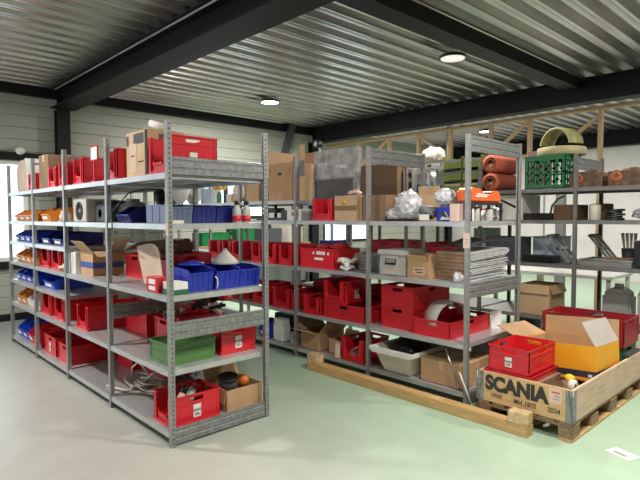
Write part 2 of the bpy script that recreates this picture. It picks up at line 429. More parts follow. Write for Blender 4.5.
# stud frame under the far beam
sf = MB(); xf = 8.62
sf.box(xf - .03, xf + .05, -1, 8.9, 3.20, 3.255)
def stud(y, z0): sf.box(xf - .03, xf + .05, y - .028, y + .028, z0, 3.20)
for y in (7.9, 7.02, 6.28, 5.55, 4.73, 4.02): stud(y, 2.62)
stud(2.92, 0); stud(1.2, 0)
sf.box(xf - .03, xf + .05, 3.9, 8.9, 2.56, 2.62)
def diag(y0, z0, y1, z1): sf.cbox((xf, (y0 + y1) / 2, (z0 + z1) / 2), (.05, math.hypot(y1 - y0, z1 - z0), .05), (math.atan2(z1 - z0, y1 - y0), 0, 0))
diag(7.85, 2.66, 7.05, 3.18); diag(6.26, 3.18, 5.57, 2.66); diag(4.7, 2.66, 4.05, 3.18); diag(3.3, 2.85, 2.95, 3.1)
structure('partition_frame', sf, 'studwood')
structure('white_post', MB().box(7.9, 7.98, 3.46, 3.54, 0, 2.3).box(7.85, 8.03, 3.41, 3.59, 0, .012), 'whiteplastic')
structure('grey_post', MB().box(8.3, 8.42, 3.32, 3.44, 0, 2.0).box(8.22, 8.5, 3.24, 3.52, 0, .015), 'midgrey')
structure('roof_pipe', MB().tube([(9.5, 6.15, 2.3), (9.5, 6.15, 3.6)], .05, 12), 'whiteplastic')
structure('wind_brace', MB().cbox((7.42, 8.9, 3.18), (.15, .08, .95), (0, .36, 0)).box(7.2, 7.34, 8.86, 9.1, 2.68, 2.75), 'greytote')

# ------------------------------------------------------------------ shelving
def post_mesh(h):
    mb = MB(); w = .036; t = .003
    mb.box(0, t, -w / 2, w / 2, 0, h)
    z = .0; p = .0333; hw = .0045; hz = .0065
    for s in (-1, 1):
        y0, y1 = sorted((s * w / 2, s * (w / 2 - t)))
        mb.box(t, w / 2 - hw, y0, y1, 0, h); mb.box(w / 2 + hw, w, y0, y1, 0, h)
        k = 0; z = 0
        while z < h - .001:
            z1 = min(h, z + p - 2 * hz); mb.box(w / 2 - hw, w / 2 + hw, y0, y1, z, z1); z += p
        mb.box(w - t, w, *sorted((s * (w / 2 - t), s * (w / 2 - .011))), 0, h)
    return mb
def shelf_mesh(d, l):
    mb = MB(); t = .003; h = .04
    mb.box(0, d, 0, l, -t, 0)
    mb.box(0, t, 0, l, -h, -t); mb.box(d - t, d, 0, l, -h, -t); mb.box(t, d - t, 0, t, -h, -t); mb.box(t, d - t, l - t, l, -h, -t)
    mb.box(t, .016, t, l - t, -h, -h + t); mb.box(d - .016, d - t, t, l - t, -h, -h + t)
    for k in (1, 2): mb.box(d * k / 3 - .03, d * k / 3 + .03, t, l - t, -.022, -t)
    return mb
def panel_mesh(d, h):
    mb = MB(); y = .0
    pts = [(0, 0), (-.006, .004), (-.006, h * .3), (.0, h * .34), (.0, h * .38), (-.006, h * .42), (-.006, h * .72), (0, h * .76), (0, h * .8), (-.006, h * .84), (-.006, h - .004), (.006, h), (.006, h - .003), (.002, h - .012), (.004, .01), (.01, 0)]
    mb.prism(pts, 'x', 0, d)
    return mb
def rack(label, x0, y0, w, n, depth, H, levels, panels, ties=(), pm='post', sm='shelf'):
    o = thing('shelving_rack', label, 'shelving', (x0, y0, 0))
    for k in range(n + 1):
        part((H,), 'post', lambda: post_mesh(H), pm, o, (0, k * w, 0))
        p = part((H,), 'post', lambda: post_mesh(H), pm, o, (depth, k * w, 0)); p.rotation_euler = (0, 0, PI)
    for k in range(n):
        for z in levels[k]:
            part((depth, w), 'shelf', lambda: shelf_mesh(depth - .012, w - .042), sm, o, (.006, k * w + .021, z - .0015))
    for k, z0, z1 in panels:
        part((depth, round(z1 - z0, 3)), 'side_panel', lambda: panel_mesh(depth - .08, z1 - z0), 'galv', o, (.04, k * w - .006, z0))
    for k, z in ties:
        part((depth,), 'tie_bar', lambda: MB().box(.03, depth - .03, -.012, .012, -.012, .012), 'post', o, (0, k * w, z))
    return o
XL, YL, WL, DL = 1.685, 3.30, 1.056, .851
LA = [1.90, 1.55, 1.05, .53, .10]
rk1 = rack('galvanised metal shelving rack with perforated posts standing nearest on the open floor', XL, YL, WL, 4, DL, 2.247,
     [LA, LA, LA + [1.30, .82], LA + [1.30, .82]],
     [(0, 1.885, 2.01), (0, .745, .87), (0, .012, .13), (1, .745, .87), (1, .012, .10), (2, .012, .10), (3, .012, .10), (4, .012, .10)], [(2, 2.19), (3, 2.19)])
# the wax crayon tag on the nearest post
o = MB().box(-.001, 0, -.017, .017, 0, .085).build('tape_strip', 'pinkpaper', rk1, (-.0005, 0, 1.47)); o['label'] = 'beige tape strip'
XM, YM, WM, DM = 3.85, 2.319, 1.088, .93
rk2 = rack('long galvanised shelving rack standing behind the timber beam on the floor', XM, YM, WM, 6, DM, 2.27,
     [[1.55, 1.03, .52, .11], [1.55, 1.03, .52, .11]] + [[1.78, 1.55, 1.03, .52, .11]] * 4,
     [(0, 2.13, 2.262), (0, .905, 1.035), (0, .012, .11), (1, 2.11, 2.262), (1, .012, .1), (2, .012, .1), (3, .012, .1), (4, 1.6, 1.7)])
o = MB().box(-.0015, 0, -.03, .03, 0, .125).box(-.002, -.0015, -.02, .02, .07, .075, 1).box(-.002, -.0015, -.02, .015, .045, .05, 1).build('paper_note', ['pinkpaper', 'greyink'], rk2, (-.001, -.002, 1.33)); o['label'] = 'pink paper note'
X3, Y3 = 5.66, 1.06
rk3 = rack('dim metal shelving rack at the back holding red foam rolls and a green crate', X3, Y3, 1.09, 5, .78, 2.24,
     [[1.89, 1.55, 1.08, .50, .1]] * 5, [(1, 2.08, 2.21), (0, 2.08, 2.21), (1, .012, .1)], pm='postshade', sm='shelfshade')

# ------------------------------------------------------------------ left rack: bay nearest the camera
def clutter(label, cat, name, pieces, mats, loc=(0, 0, 0)):
    """pieces is a filled MB"""
    return solid(name, pieces, mats, label, cat, loc)
P_ = 'picking crate'
o = crate('red picking crate with paper label on the bottom shelf beside the near corner post', 1.735, 2.135, 3.36, 3.66, .10, .21, pick=True, card='y')
# contents
t_ = thing('glue_bottle', 'cream bottle with black cap leaning in the bottom red picking crate', 'bottle', (1.765, 3.44, .13), rot=(-.15, .62, .05))
MB().lathe([(.026, 0), (.028, .01), (.028, .19), (.02, .205), (.016, .21)], n=16).build('body', 'kraft', t_)
MB().lathe([(.026, .205), (.026, .255), (.02, .262), (0, .262)], n=16).build('cap', 'black', t_)
solid('spray_can', MB().lathe([(.03, 0), (.032, .006), (.032, .14), (.018, .16), (.018, .185), (0, .185)], n=16), 'palegreen', 'pale green spray can lying in the bottom red picking crate', 'can', (1.93, 3.47, .245), (0, 1.45, .9))
solid('red_rag', MB().blob((0, 0, 0), (.09, .09, .08), .3, 2.2, 3, 3), 'redcloth', 'crumpled red cloth lying in the bottom red picking crate', 'cloth', (2.07, 3.60, .27))
solid('cloth_bundle', MB().blob((0, 0, 0), (.34, .22, .22), .35, 2.5, 5, 3, flat=.9), 'brownleather', 'dark brown cloth bundle behind the red picking crate on the bottom shelf', 'cloth', (2.03, 3.84, .205))
carton('cardboard box filled with odd parts on the bottom shelf, by the rack\'s far corner post', 2.19, 2.52, 3.36, 3.68, .10, .165, 'card', flaps=[('-x', .10, 2.9), ('+y', .1, .5)])
t_ = thing('black_pot', 'black round plastic pot lying in the cardboard box on the bottom shelf', 'pot', (2.29, 3.50, .20), rot=(.15, -.1, 0))
MB().lathe([(.06, 0), (.075, .13), (.066, .13), (.055, .01), (0, .01)], n=20).build('body', 'greytote', t_)
MB().lathe([(.075, .115), (.083, .12), (.083, .14), (.075, .142), (.07, .13)], n=20).build('rim', 'black', t_)
solid('orange_ball', MB().lathe([(.05 * math.sin(PI * k / 12), -.05 * math.cos(PI * k / 12)) for k in range(13)], n=20), 'orangeball', 'orange ball in the cardboard box on the bottom shelf', 'ball', (2.44, 3.50, .265))
mb = MB()
for k in range(9): mb.cbox((random.uniform(-.12, .12), random.uniform(-.09, .09), (.012 * (k % 3))), (.08, .03, .025), (random.random(), random.random(), random.random() * 3), k % 3)
solid('scrap_parts', mb, ['brownleather', 'whiteplastic', 'darkmetal'], 'small mixed scrap parts filling the cardboard box under the orange ball', 'scrap', (2.36, 3.53, .142))
# hose coil
mb = MB(); rr = random.Random(5)
for q in range(5):
    pts = []; cx_, cy_ = rr.uniform(-.05, .05), rr.uniform(-.14, .14); A, B, ph = rr.uniform(.07, .13), rr.uniform(.09, .2), rr.uniform(0, 6)
    for k in range(34):
        a = k * .4 + ph; w_ = 1 + .35 * math.sin(k * .37 + q)
        pts.append((cx_ + A * w_ * math.cos(a), cy_ + B * w_ * math.sin(a + .4), .012 + .035 * (1 + math.sin(k * .31 + q * 2)) * (.4 + .3 * q)))
    mb.tube(pts, .008, 6)
arch = [(.05, -.1, .02), (.03, -.08, .16), (.0, .0, .22), (-.02, .08, .16), (-.03, .1, .02)]; mb.tube(arch, .008, 6)
mb.tube([(-.05, -.2, .02), (-.1, -.24, .03), (-.16, -.05, .02), (-.2, .2, .012)], .009, 6)
solid('hose_coil', mb, 'hose', 'tangled beige hose coil lying on the bottom shelf behind the picking crate', 'hose', (1.965, 4.42, .10))
crate('low red crate at the back of the bottom shelf behind the hose coil', 2.22, 2.5, 4.42, 4.80, .10, .17, card=None)
crate('dim red crate at the back of the bottom shelf, behind the second upright post', 2.13, 2.5, 4.92, 5.30, .10, .2, pick=False)

# L1
crate('moss green crate on the second lowest shelf behind the near corner post', 1.74, 2.14, 3.42, 3.72, .53, .155, 'green', holes=False, name='storage_crate')
crate('red crate with paper label right of the green crate', 2.175, 2.515, 3.42, 3.74, .53, .205, pick=False, card='y')
crate('red crate at the rear of the second lowest shelf, behind the green crate', 2.06, 2.46, 4.0, 4.30, .53, .205)
crate('wide red crate at the rear of the second lowest shelf beyond the dented panel', 2.04, 2.44, 4.40, 4.86, .53, .205)
crate('red crate under a heap of tools behind the dented side panel', 2.02, 2.45, 3.77, 3.97, .53, .26)
def drill(label, loc, rz, m):
    t = thing('cordless_drill', label, 'drill', loc, rz, rot=(1.4, .1, rz))
    MB().tube([(-.07, 0, .09), (.06, 0, .09)], [.026, .03], 12).tube([(.06, 0, .09), (.1, 0, .09)], [.02, .008], 10).build('motor_housing', m, t)
    MB().tube([(-.03, 0, .08), (-.05, 0, .0)], [.02, .018], 10).cbox((-.05, 0, -.012), (.09, .05, .035)).build('grip', 'black', t)
    return t
drill('red cordless drill on the tool heap above the dented side panel', (2.22, 3.84, .885), 2.2, 'red')
drill('red and black power tool at the far end of the tool heap', (2.44, 3.90, .885), .5, 'redcloth')
mb = MB()
for k in range(16): mb.cbox((random.uniform(-.28, .28), random.uniform(-.08, .08), random.uniform(.0, .05)), (random.uniform(.06, .2), .03, .025), (random.uniform(-.3, .3), random.uniform(-.3, .3), random.random() * 3), k % 4)
solid('hand_tools', mb, ['brownleather', 'redcloth', 'black', 'whiteplastic'], 'heap of loose hand tools lying above the dented side panel', 'tools', (2.18, 3.86, .815))
solid('wood_stick', MB().cbox((0, 0, 0), (.3, .03, .02)), 'cream', 'cream stick laid across the tool heap', 'stick', (2.3, 3.95, .945), (.1, .06, -.3))

# L3 : blue bins
sbin('blue bin with a white strap, first of the blue bins beside the near corner post', 1.985, 3.53, 1.05, .34, .20, .17, 'blue', rz=PI / 2, card=False, fr=.82)
sbin('blue bin between two others on the middle shelf, under the funnel', 2.215, 3.53, 1.05, .34, .21, .165, 'blue', rz=PI / 2, card=False, fr=.82)
sbin('blue bin nearest the perforated far corner post on the middle shelf', 2.435, 3.55, 1.05, .34, .19, .16, 'blue', rz=PI / 2, card=False, fr=.82)
solid('blue_disc', MB().lathe([(0, .02), (.09, .018), (.105, .008), (.105, 0), (.09, 0)], n=20).box(-.03, .03, -.008, .008, .018, .03), 'blue', 'flat round blue disc lying on top of the first blue bin', 'disc', (2.06, 3.64, 1.225))
solid('white_strap', MB().tube([(0, -.012, .10), (.012, -.02, .085), (.016, -.022, .05), (.01, -.02, .01)], .005, 6), 'paper', 'white strap hanging over the front of a blue bin', 'strap', (2.09, 3.36, 1.055))
solid('plastic_funnel', MB().lathe([(.115, 0), (.10, .02), (.02, .10), (.012, .12), (.008, .12), (.016, .1)], n=20), 'greyplastic', 'pale plastic funnel upside down on the blue bins', 'funnel', (2.31, 3.55, 1.225))
t_ = thing('book_stack', 'white book on a green book beside the near corner post on the middle shelf', 'books', (1.80, 3.42, 1.05))
MB().box(-.06, .07, -.075, .075, 0, .032).build('green_book', 'darkgreen', t_, bevel=.003)
MB().box(-.055, .065, -.075, .075, .033, .085).build('white_book', 'whiteplastic', t_, bevel=.003)
t_ = thing('parts_box', 'small red box with two white labels at the front edge of the middle shelf', 'box', (1.715, 3.60, 1.05))
MB().box(0, .1, -.09, .09, 0, .11).build('body', 'red', t_, bevel=.004)
MB().box(-.002, -.0003, -.05, .05, .015, .045).box(-.002, -.0003, -.05, .05, .06, .095).build('label_card', 'paper', t_)['label'] = 'white label cards'
crate('red crate with label holding brown gloves behind the blue bins', 1.96, 2.33, 3.78, 4.10, 1.05, .25, card='yr')
solid('work_gloves', MB().blob((-.05, 0, .0), (.22, .18, .16), .35, 2.6, 11, 3).blob((.08, .02, .02), (.14, .12, .12), .35, 3., 12, 3), 'brownleather', 'brown leather gloves heaped in the red crate behind the blue bins', 'gloves', (2.1, 3.93, 1.33))
crate('red crate in front of the brown cardboard sheet on the middle shelf', 2.02, 2.42, 4.40, 4.79, 1.05, .21)
def sheet(mb, f, nu, nv, t=.002):
    vs = []
    for i in range(nu + 1):
        for j in range(nv + 1): vs.append(Vector(f(i / nu, j / nv)))
    fs = [(i * (nv + 1) + j, i * (nv + 1) + j + 1, (i + 1) * (nv + 1) + j + 1, (i + 1) * (nv + 1) + j) for i in range(nu) for j in range(nv)]
    mb.add(vs, fs, 0, True); mb.add([v + Vector((t, t * .5, t)) for v in vs], fs, 0, True)
    return mb
solid('cardboard_sheet', sheet(MB(), lambda u, v: (.30 * (v - .5) * 1.2 + .05 * math.sin(u * 3), -.33 + .66 * u, .09 * math.sin(u * PI) + .02 * v), 10, 6, .004), 'cardbrown', 'bent dark brown cardboard sheet lying over a red crate on the middle shelf', 'cardboard', (2.24, 4.58, 1.277))
solid('kraft_paper', sheet(MB(), lambda u, v: (-.02 + .06 * math.sin(v * 2.6) - .05 * u, .20 - .34 * v - .24 * u * (1 - .3 * v), .27 - .28 * u + .05 * math.sin(v * 3) - .05 * v * (1 - u)), 12, 12, .001), 'kraft', 'large curled sheet of beige kraft paper hanging over the middle shelf', 'paper', (1.86, 3.93, 1.085))
# box with blue stripe
t_ = carton('open cardboard box with a blue printed stripe beside three white binders', 1.78, 2.07, 4.93, 5.25, 1.05, .225, 'card', flaps=[('-x', .13, .75), ('-y', .13, 1.9), ('+x', .13, .5)])
MB().box(-.1456, -.1451, -.16, .16, .07, .125).box(-.145, .145, -.1606, -.1601, .07, .125).build('printed_stripe', 'blueink', t_)['label'] = 'blue printed stripe'
for k, y in enumerate((5.305, 5.385, 5.475)):
    solid('binder', MB().box(-.13, .13, -.034, .034, 0, .21 - .008 * k).box(-.132, -.13, -.02, .02, .10, .16), 'whiteplastic', ('white upright binder touching the blue-striped cardboard box', 'white upright binder in the middle of three binders', 'white upright binder furthest from the blue-striped cardboard box')[k], 'binder', (1.87, y, 1.05), group='binders on the middle shelf')

# L4
for k, (x, m, lb) in enumerate(((1.87, 'greyblue', 'pale grey-blue ribbed bin at the near end of the second shelf'), (2.07, 'navy', 'dark blue bin between the pale ribbed bin and another dark blue bin'), (2.27, 'navy', 'dark blue bin behind two red-labelled bottles'))):
    sbin(lb, x, 3.62, 1.55, .36, .19, .135, m, rz=PI / 2, card=False, fr=.86)
for k, x in enumerate((2.315, 2.405)):
    t_ = thing('spray_bottle', ('white bottle with red label on the second shelf, beside the dark blue bin', 'white bottle with red label on the second shelf, beside the far corner post')[k], 'bottle', (x, 3.39, 1.55), group='red-labelled bottles')
    MB().lathe([(.033, 0), (.035, .006), (.035, .10), (.018, .13), (.016, .14)], n=16).build('body', 'greyplastic', t_)
    MB().lathe([(.0355, .01), (.0355, .055)], n=16).build('label_band', 'red', t_)['label'] = 'red label band'
    MB().lathe([(.019, .138), (.019, .165), (.014, .17), (0, .17)], n=12).build('cap', 'black', t_)
solid('wood_offcut', MB().box(-.045, .045, -.045, .045, 0, .022), 'cream', 'cream wood offcut at the front edge of the second shelf', 'wood', (1.785, 3.378, 1.55), (0, 0, .3))
sbin('dark blue bin behind the looping black cable on the second shelf', 1.92, 4.18, 1.55, .34, .24, .13, 'navy', card=False)
t_ = thing('inspection_lamp', 'black inspection lamp with looping cable on the second shelf', 'lamp', (1.95, 3.925, 1.55))
MB().lathe([(.06, 0), (.06, .02), (.03, .05), (.03, .16), (.05, .19), (.05, .24), (.02, .27), (0, .27)], n=16).build('body', 'black', t_)
MB().tube([(.0, 0, .26), (-.06, .1, .27), (-.15, .25, .24), (-.27, .30, .08), (-.275, .28, -.06), (-.272, .2, -.075)], .006, 6).tube([(0, -.02, .26), (-.08, -.08, .24), (-.1, -.1, .1), (-.04, -.03, .01)], .006, 6).build('cable', 'black', t_)
solid('perforated_sheet', MB().box(-.004, .004, -.1, .1, 0, .15).box(-.006, -.004, -.08, -.05, .02, .13, 1).box(-.006, -.004, -.01, .02, .02, .13, 1).box(-.006, -.004, .05, .075, .02, .13, 1), ['greyplastic', 'ink'], 'pale slotted metal plate beside the black inspection lamp', 'plate', (2.14, 3.94, 1.555), (0, .1, -.5))
t_ = thing('electric_motor', 'grey electric motor with black foot behind the second post', 'motor', (2.05, 4.66, 1.55))
MB().tube([(0, -.13, .1), (0, .13, .1)], .085, 16).lathe([(.06, 0), (.06, .03)], (0, 0, .18), n=12).build('housing', 'midgrey', t_)
MB().box(-.1, .1, -.1, .1, 0, .03).box(-.06, -.04, -.13, .13, .02, .1).build('foot', 'black', t_)
t_ = thing('fuel_can', 'dull grey jug with wide lid behind the dark blue bin', 'can', (2.2, 4.30, 1.55))
MB().lathe([(.08, 0), (.085, .02), (.085, .16), (.05, .21)], n=18).build('body', 'greyplastic', t_); MB().lathe([(.055, .21), (.055, .235), (0, .235)], n=16).build('lid', 'midgrey', t_)
t_ = thing('loudspeaker', 'grey box with a round black speaker cone on the second shelf', 'speaker', (1.92, 5.20, 1.55))
MB().box(-.15, .15, -.16, .19, 0, .215).build('cabinet', 'cardgrey', t_, bevel=.006)
MB().lathe([(.085, -.151), (.085, -.16), (.072, -.162), (.06, -.150), (.025, -.142)], (0, .015, .105), 'x', 24).build('cone', 'black', t_)
MB().lathe([(.025, -.142), (.018, -.152), (0, -.155)], (0, .015, .105), 'x', 16).build('dust_cap', 'steel', t_)
solid('machine_block', MB().box(-.13, .13, -.12, .12, 0, .16).box(-.1, .1, -.08, .04, .16, .2).lathe([(.04, 0), (.04, .03)], (-.13, 0, .08), 'x', 12), 'greytote', 'dark machine block beside the speaker box on the second shelf', 'machine', (1.98, 4.92, 1.55), bevel=.004)

# L5 top shelf
crate('red picking crate with white handle on the top shelf at the near corner post', 1.745, 2.145, 3.38, 3.70, 1.90, .275, pick=True, card='y')
t_ = carton('tall printed carton with black taped edges on the top shelf', 1.79, 2.10, 3.80, 4.17, 1.90, .36, 'cardlight', closed=True)
MB().box(-.1565, -.1555, -.13, .05, .265, .345).build('dark_print', 'greytote', t_)['label'] = 'dark printed square'; MB().box(-.06, .11, -.1865, -.1855, .26, .335).build('dark_print', 'greytote', t_)
MB().box(-.1575, -.153, -.187, -.15, .0, .36, 0).build('edge_tape', 'black', t_)['label'] = 'black tape'
MB().box(-.157, -.1555, .0, .13, .05, .27, 0).box(-.1575, -.157, -.12, -.03, .12, .13, 1).box(-.1575, -.157, .03, .1, .17, .18, 1).build('shipping_label', ['kraft', 'ink'], t_)
MB().box(-.157, -.1555, .14, .183, .26, .34).build('brown_print', 'rust', t_)
solid('paper_tube', MB().tube([(0, -.13, 0), (0, .03, .05)], .028, 14), 'paper', 'white paper roll sticking out of the tall printed carton', 'roll', (1.93, 3.97, 2.294), (0, 0, .5))
crate('red picking crate standing right behind the second post on the top shelf', 1.75, 2.15, 4.27, 4.56, 1.90, .26, pick=True)
crate('red picking crate with stacked labels on the top shelf in the second bay', 1.75, 2.15, 5.05, 5.32, 1.90, .25, pick=True, card='yr', cards=2)
crate('red picking crate beside the third post on the top shelf', 1.75, 2.1, 5.47, 5.75, 1.90, .24, pick=True)
crate('red picking crate touching the cardboard box on the top shelf', 1.75, 2.1, 5.82, 6.10, 1.90, .22, pick=True)
t_ = thing('card_holder', 'small red framed card holder standing on the top shelf at the second post', 'sign', (1.735, 4.72, 1.90))
MB().box(-.006, .006, -.006, .006, 0, .19).lathe([(.03, 0), (.03, .012), (0, .012)], n=12).build('stand', 'red', t_)
MB().box(-.006, .006, -.085, .085, .19, .20).box(-.006, .006, -.085, .085, .31, .32).box(-.006, .006, -.085, -.075, .2, .31).box(-.006, .006, .075, .085, .2, .31).build('frame', 'redcloth', t_)
MB().box(-.002, .002, -.075, .075, .2, .31).build('card', 'whiteplastic', t_)
carton('brown cardboard box with pale tape on the top shelf in the third bay', 1.76, 2.1, 6.14, 6.42, 1.90, .37, 'cardbrown', closed=True, tape='kraft', rz=.05)
crate('red crate half hidden by the fourth post on the top shelf', 1.76, 2.1, 6.58, 6.9, 1.90, .2, pick=True)
t_ = thing('wrapped_carton', 'rounded beige wrapped carton at the far end of the top shelf', 'box', (1.95, 7.22, 1.90))
MB().prism([(-.24, 0), (.24, 0), (.26, .1), (.25, .3), (.17, .40), (-.17, .40), (-.25, .3), (-.26, .1)], 'x', -.17, .17).build('body', 'kraft', t_, bevel=.02)
MB().prism([(-.245, 0), (-.262, .1), (-.255, .3), (-.175, .405), (-.155, .405), (-.235, .3), (-.245, .1), (-.23, 0)], 'x', -.175, .175).build('foam_edge', 'whiteplastic', t_)

# far bays : small bins in rows. four per row, seen end on
ORD = ['first', 'second', 'third', 'fourth']
SH = {1.55: 'second shelf', 1.30: 'third shelf', 1.05: 'middle shelf', .82: 'shelf below middle', .53: 'second lowest shelf', .10: 'bottom shelf'}
def row(z, col, m, h=.13, n=4, y0=6.53, y1=7.46, d=.36, what='small'):
    w = (y1 - y0) / n
    for k in range(n):
        mm = m[k] if isinstance(m, list) else m
        cc = col[k] if isinstance(col, list) else col
        sbin(f'{cc} open-front bin, {SH[z]} of the far bay, {ORD[k]} from the fourth post', 1.74 + d / 2, y0 + w * (k + .5), z, d, round(w - .02, 3), h, mm, group=f'{cc} bins on the {SH[z]}')
row(1.55, 'orange', 'orange'); row(1.30, 'blue', 'blue'); row(1.05, 'orange', 'orange', .14)
row(.82, 'blue', 'brightblue', .14); row(.53, ['white', 'white', 'orange', 'orange'], ['whiteplastic', 'whiteplastic', 'orange', 'orange'], .16)
row(.10, ['red', 'red', 'blue', 'blue'], ['red', 'red', 'brightblue', 'brightblue'], .2)
def third(z, col, m, y=6.2, w=.28, h=.14, d=.42, lab=''):
    sbin(f'{col} bin in the third bay beside the fourth post, {SH[z]}{lab}', 1.74 + d / 2, y, z, d, w, h, m)
third(1.55, 'long orange', 'orange', h=.15); third(1.30, 'long dark blue', 'navy', h=.13); third(.82, 'long bright blue', 'brightblue', h=.155, w=.34, y=6.14)
sbin('dark blue bin in the middle of the third bay, third shelf from the top', 1.95, 5.8, 1.30, .42, .28, .13, 'navy')
solid('tape_dispenser', MB().lathe([(.04, -.03), (.05, -.03), (.05, .03), (.04, .03)], (0, 0, .05), 'y', 16).box(-.06, .06, -.02, .02, 0, .012), 'whiteplastic', 'white tape roll beside the long orange bin', 'tape', (1.8, 5.72, 1.55))
solid('orange_can', MB().lathe([(.035, 0), (.035, .1), (.03, .11), (0, .11)], n=14), 'kraft', 'small beige can beside the third post on the second shelf', 'can', (1.76, 5.62, 1.55))
crate('red picking crate in the third bay on the middle shelf beside the fourth post', 1.74, 2.14, 6.08, 6.4, 1.05, .2, pick=True)
crate('red picking crate in the third bay on the middle shelf, second from the fourth post', 1.74, 2.14, 5.72, 6.02, 1.05, .2, pick=True)
solid('plastic_bags', MB().blob((0, 0, 0), (.25, .2, .08), .4, 3, 4, 3, flat=.8), 'kraft', 'crumpled beige bag at the shelf edge beside the red picking crates', 'bag', (1.83, 5.61, 1.089))
for k, (y, n_) in enumerate(((6.1, 'beside the fourth post'), (5.66, 'beside the third post'))):
    crate(f'red picking crate on the second lowest shelf in the third bay, {n_}', 1.74, 2.3, y - .02, y + .30, .53, .22, pick=True)
crate('red crate with two labels on the second lowest shelf in the second bay', 1.75, 2.35, 5.0, 5.32, .53, .225, pick=True, card='yr', cards=2)
crate('bright red crate on the bottom shelf in the third bay, with front label', 1.74, 2.12, 5.95, 6.35, .10, .2, card='x')
crate('long red crate on the bottom shelf of the third bay beside the third post', 1.74, 2.34, 5.50, 5.86, .10, .19)
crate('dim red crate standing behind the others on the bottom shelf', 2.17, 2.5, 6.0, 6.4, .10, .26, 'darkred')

# ------------------------------------------------------------------ middle rack
# bottom shelf
t_ = thing('plastic_tub', 'cream plastic tub with a black bag on the bottom shelf', 'tub', (4.17, 3.07, .115))
def tub():
    mb = MB(); a = [(-.28, -.15), (.28, -.15), (.28, .15), (-.28, .15)]; c = [(-.36, -.235), (.36, -.235), (.36, .235), (-.36, .235)]
    h = .23; t = .007
    vs = [(x, y, 0) for x, y in a] + [(x, y, h) for x, y in c] + [(x * .97, y * .96, h) for x, y in c] + [(x * .97, y * .95, t) for x, y in a]
    fs = [(0, 3, 2, 1)] + [(i, (i + 1) % 4, 4 + (i + 1) % 4, 4 + i) for i in range(4)] + [(4 + i, 4 + (i + 1) % 4, 8 + (i + 1) % 4, 8 + i) for i in range(4)] + [(8 + i, 8 + (i + 1) % 4, 12 + (i + 1) % 4, 12 + i) for i in range(4)] + [(12, 13, 14, 15)]
    return mb.add(vs, fs)
tub().build('body', 'cream', t_, bevel=.008)
mb = MB()
for s in (-1, 1):
    mb.box(-.385, .385, *sorted((s * .235, s * .262)), .175 + .02, .235); mb.box(*sorted((s * .36, s * .385)), -.235, .235, .18, .235)
mb.build('rim', 'whiteplastic', t_, bevel=.006)
t2 = solid('refuse_bag', MB().blob((0, 0, 0), (.52, .37, .29), .14, 2.6, 21, 4, flat=.6), 'black', 'black plastic bag stuffed into the cream tub', 'bag', (4.18, 3.07, .305))
carton('wide closed cardboard box on the bottom shelf beside the end post', 3.9, 4.4, 2.375, 2.80, .115, .20, 'card', closed=True, tape='cardlight')
solid('grey_sack', MB().blob((0, 0, 0), (.36, .3, .34), .25, 1.8, 31, 3, flat=.9), 'midgrey', 'dull grey sack at the open end of the bottom shelf', 'sack', (4.6, 2.52, .28))
solid('thin_rod', MB().tube([(0, 0, 0), (0, .14, .33)], .006, 6), 'steel', 'thin metal rod leaning beside the end post above the cardboard box', 'rod', (3.878, 2.39, .125), (0, 0, .0))
solid('brace_wire', MB().tube([(0, 0, 0), (-.02, .13, .3)], .006, 6), 'whiteplastic', 'thin white rod leaning between the end post and the pallet', 'rod', (3.80, 2.2, .005))
crate('small red picking crate on the bottom shelf between the paper bag and cream tub', 3.87, 4.27, 3.47, 3.79, .115, .23, pick=True)
solid('metal_fittings', MB().blob((-.08, 0, 0), (.1, .12, .07), .3, 3, 41, 3).tube([(-.1, .05, .03), (-.02, .0, .08), (.08, -.04, .02)], .008, 6), 'steel', 'grey metal fittings in the small red picking crate on the bottom shelf', 'fittings', (4.0, 3.63, .175))
carton('small open cardboard box with pale print on the bottom shelf', 3.96, 4.2, 3.86, 4.06, .115, .15, 'cardlight', flaps=[('-y', .07, 2.7), ('+x', .08, .5)])
solid('paper_bag', MB().prism([(-.05, 0), (.05, 0), (.02, .15), (-.02, .15)], 'y', -.03, .03), 'kraft', 'beige folded paper bag in front of the small open cardboard box', 'bag', (3.905, 3.85, .115), (0, .0, .3))
carton('large open cardboard box with flaps standing on the bottom shelf', 3.9, 4.3, 4.16, 4.46, .115, .19, 'card', flaps=[('-x', .16, 1.3), ('+y', .17, .8), ('-y', .17, .75), ('+x', .17, .4)])
solid('glass_jar', MB().lathe([(.05, 0), (.055, .01), (.055, .1), (.04, .12), (.042, .14), (0, .14)], n=16), 'greyplastic', 'pale jar on the bottom shelf beside the third post of the long rack', 'jar', (3.93, 4.60, .115))
t_ = thing('white_canister', 'tall white box on the bottom shelf beside the blue bin', 'box', (3.95, 4.86, .115))
MB().box(-.06, .06, -.09, .09, 0, .19).box(-.055, .055, -.085, .085, .19, .26).build('body', 'whiteplastic', t_, bevel=.006)
sbin('blue bin on the bottom shelf beside the tall white box', 3.98, 5.13, .115, .2, .2, .2, 'brightblue')
solid('black_case', MB().box(-.15, .15, -.17, .17, 0, .24).box(-.17, -.15, -.05, .05, .1, .14), 'black', 'black case behind the blue bin on the bottom shelf', 'case', (4.35, 5.15, .115), bevel=.01)
solid('black_hose', MB().tube([(.0, -.1, .02), (.06, -.02, .06), (.0, .06, .02), (-.05, .0, .05), (.02, -.07, .09), (.08, .04, .03)], .014, 8), 'rubber', 'short black hose lying behind the pale jar on the bottom shelf', 'hose', (4.1, 4.62, .115))

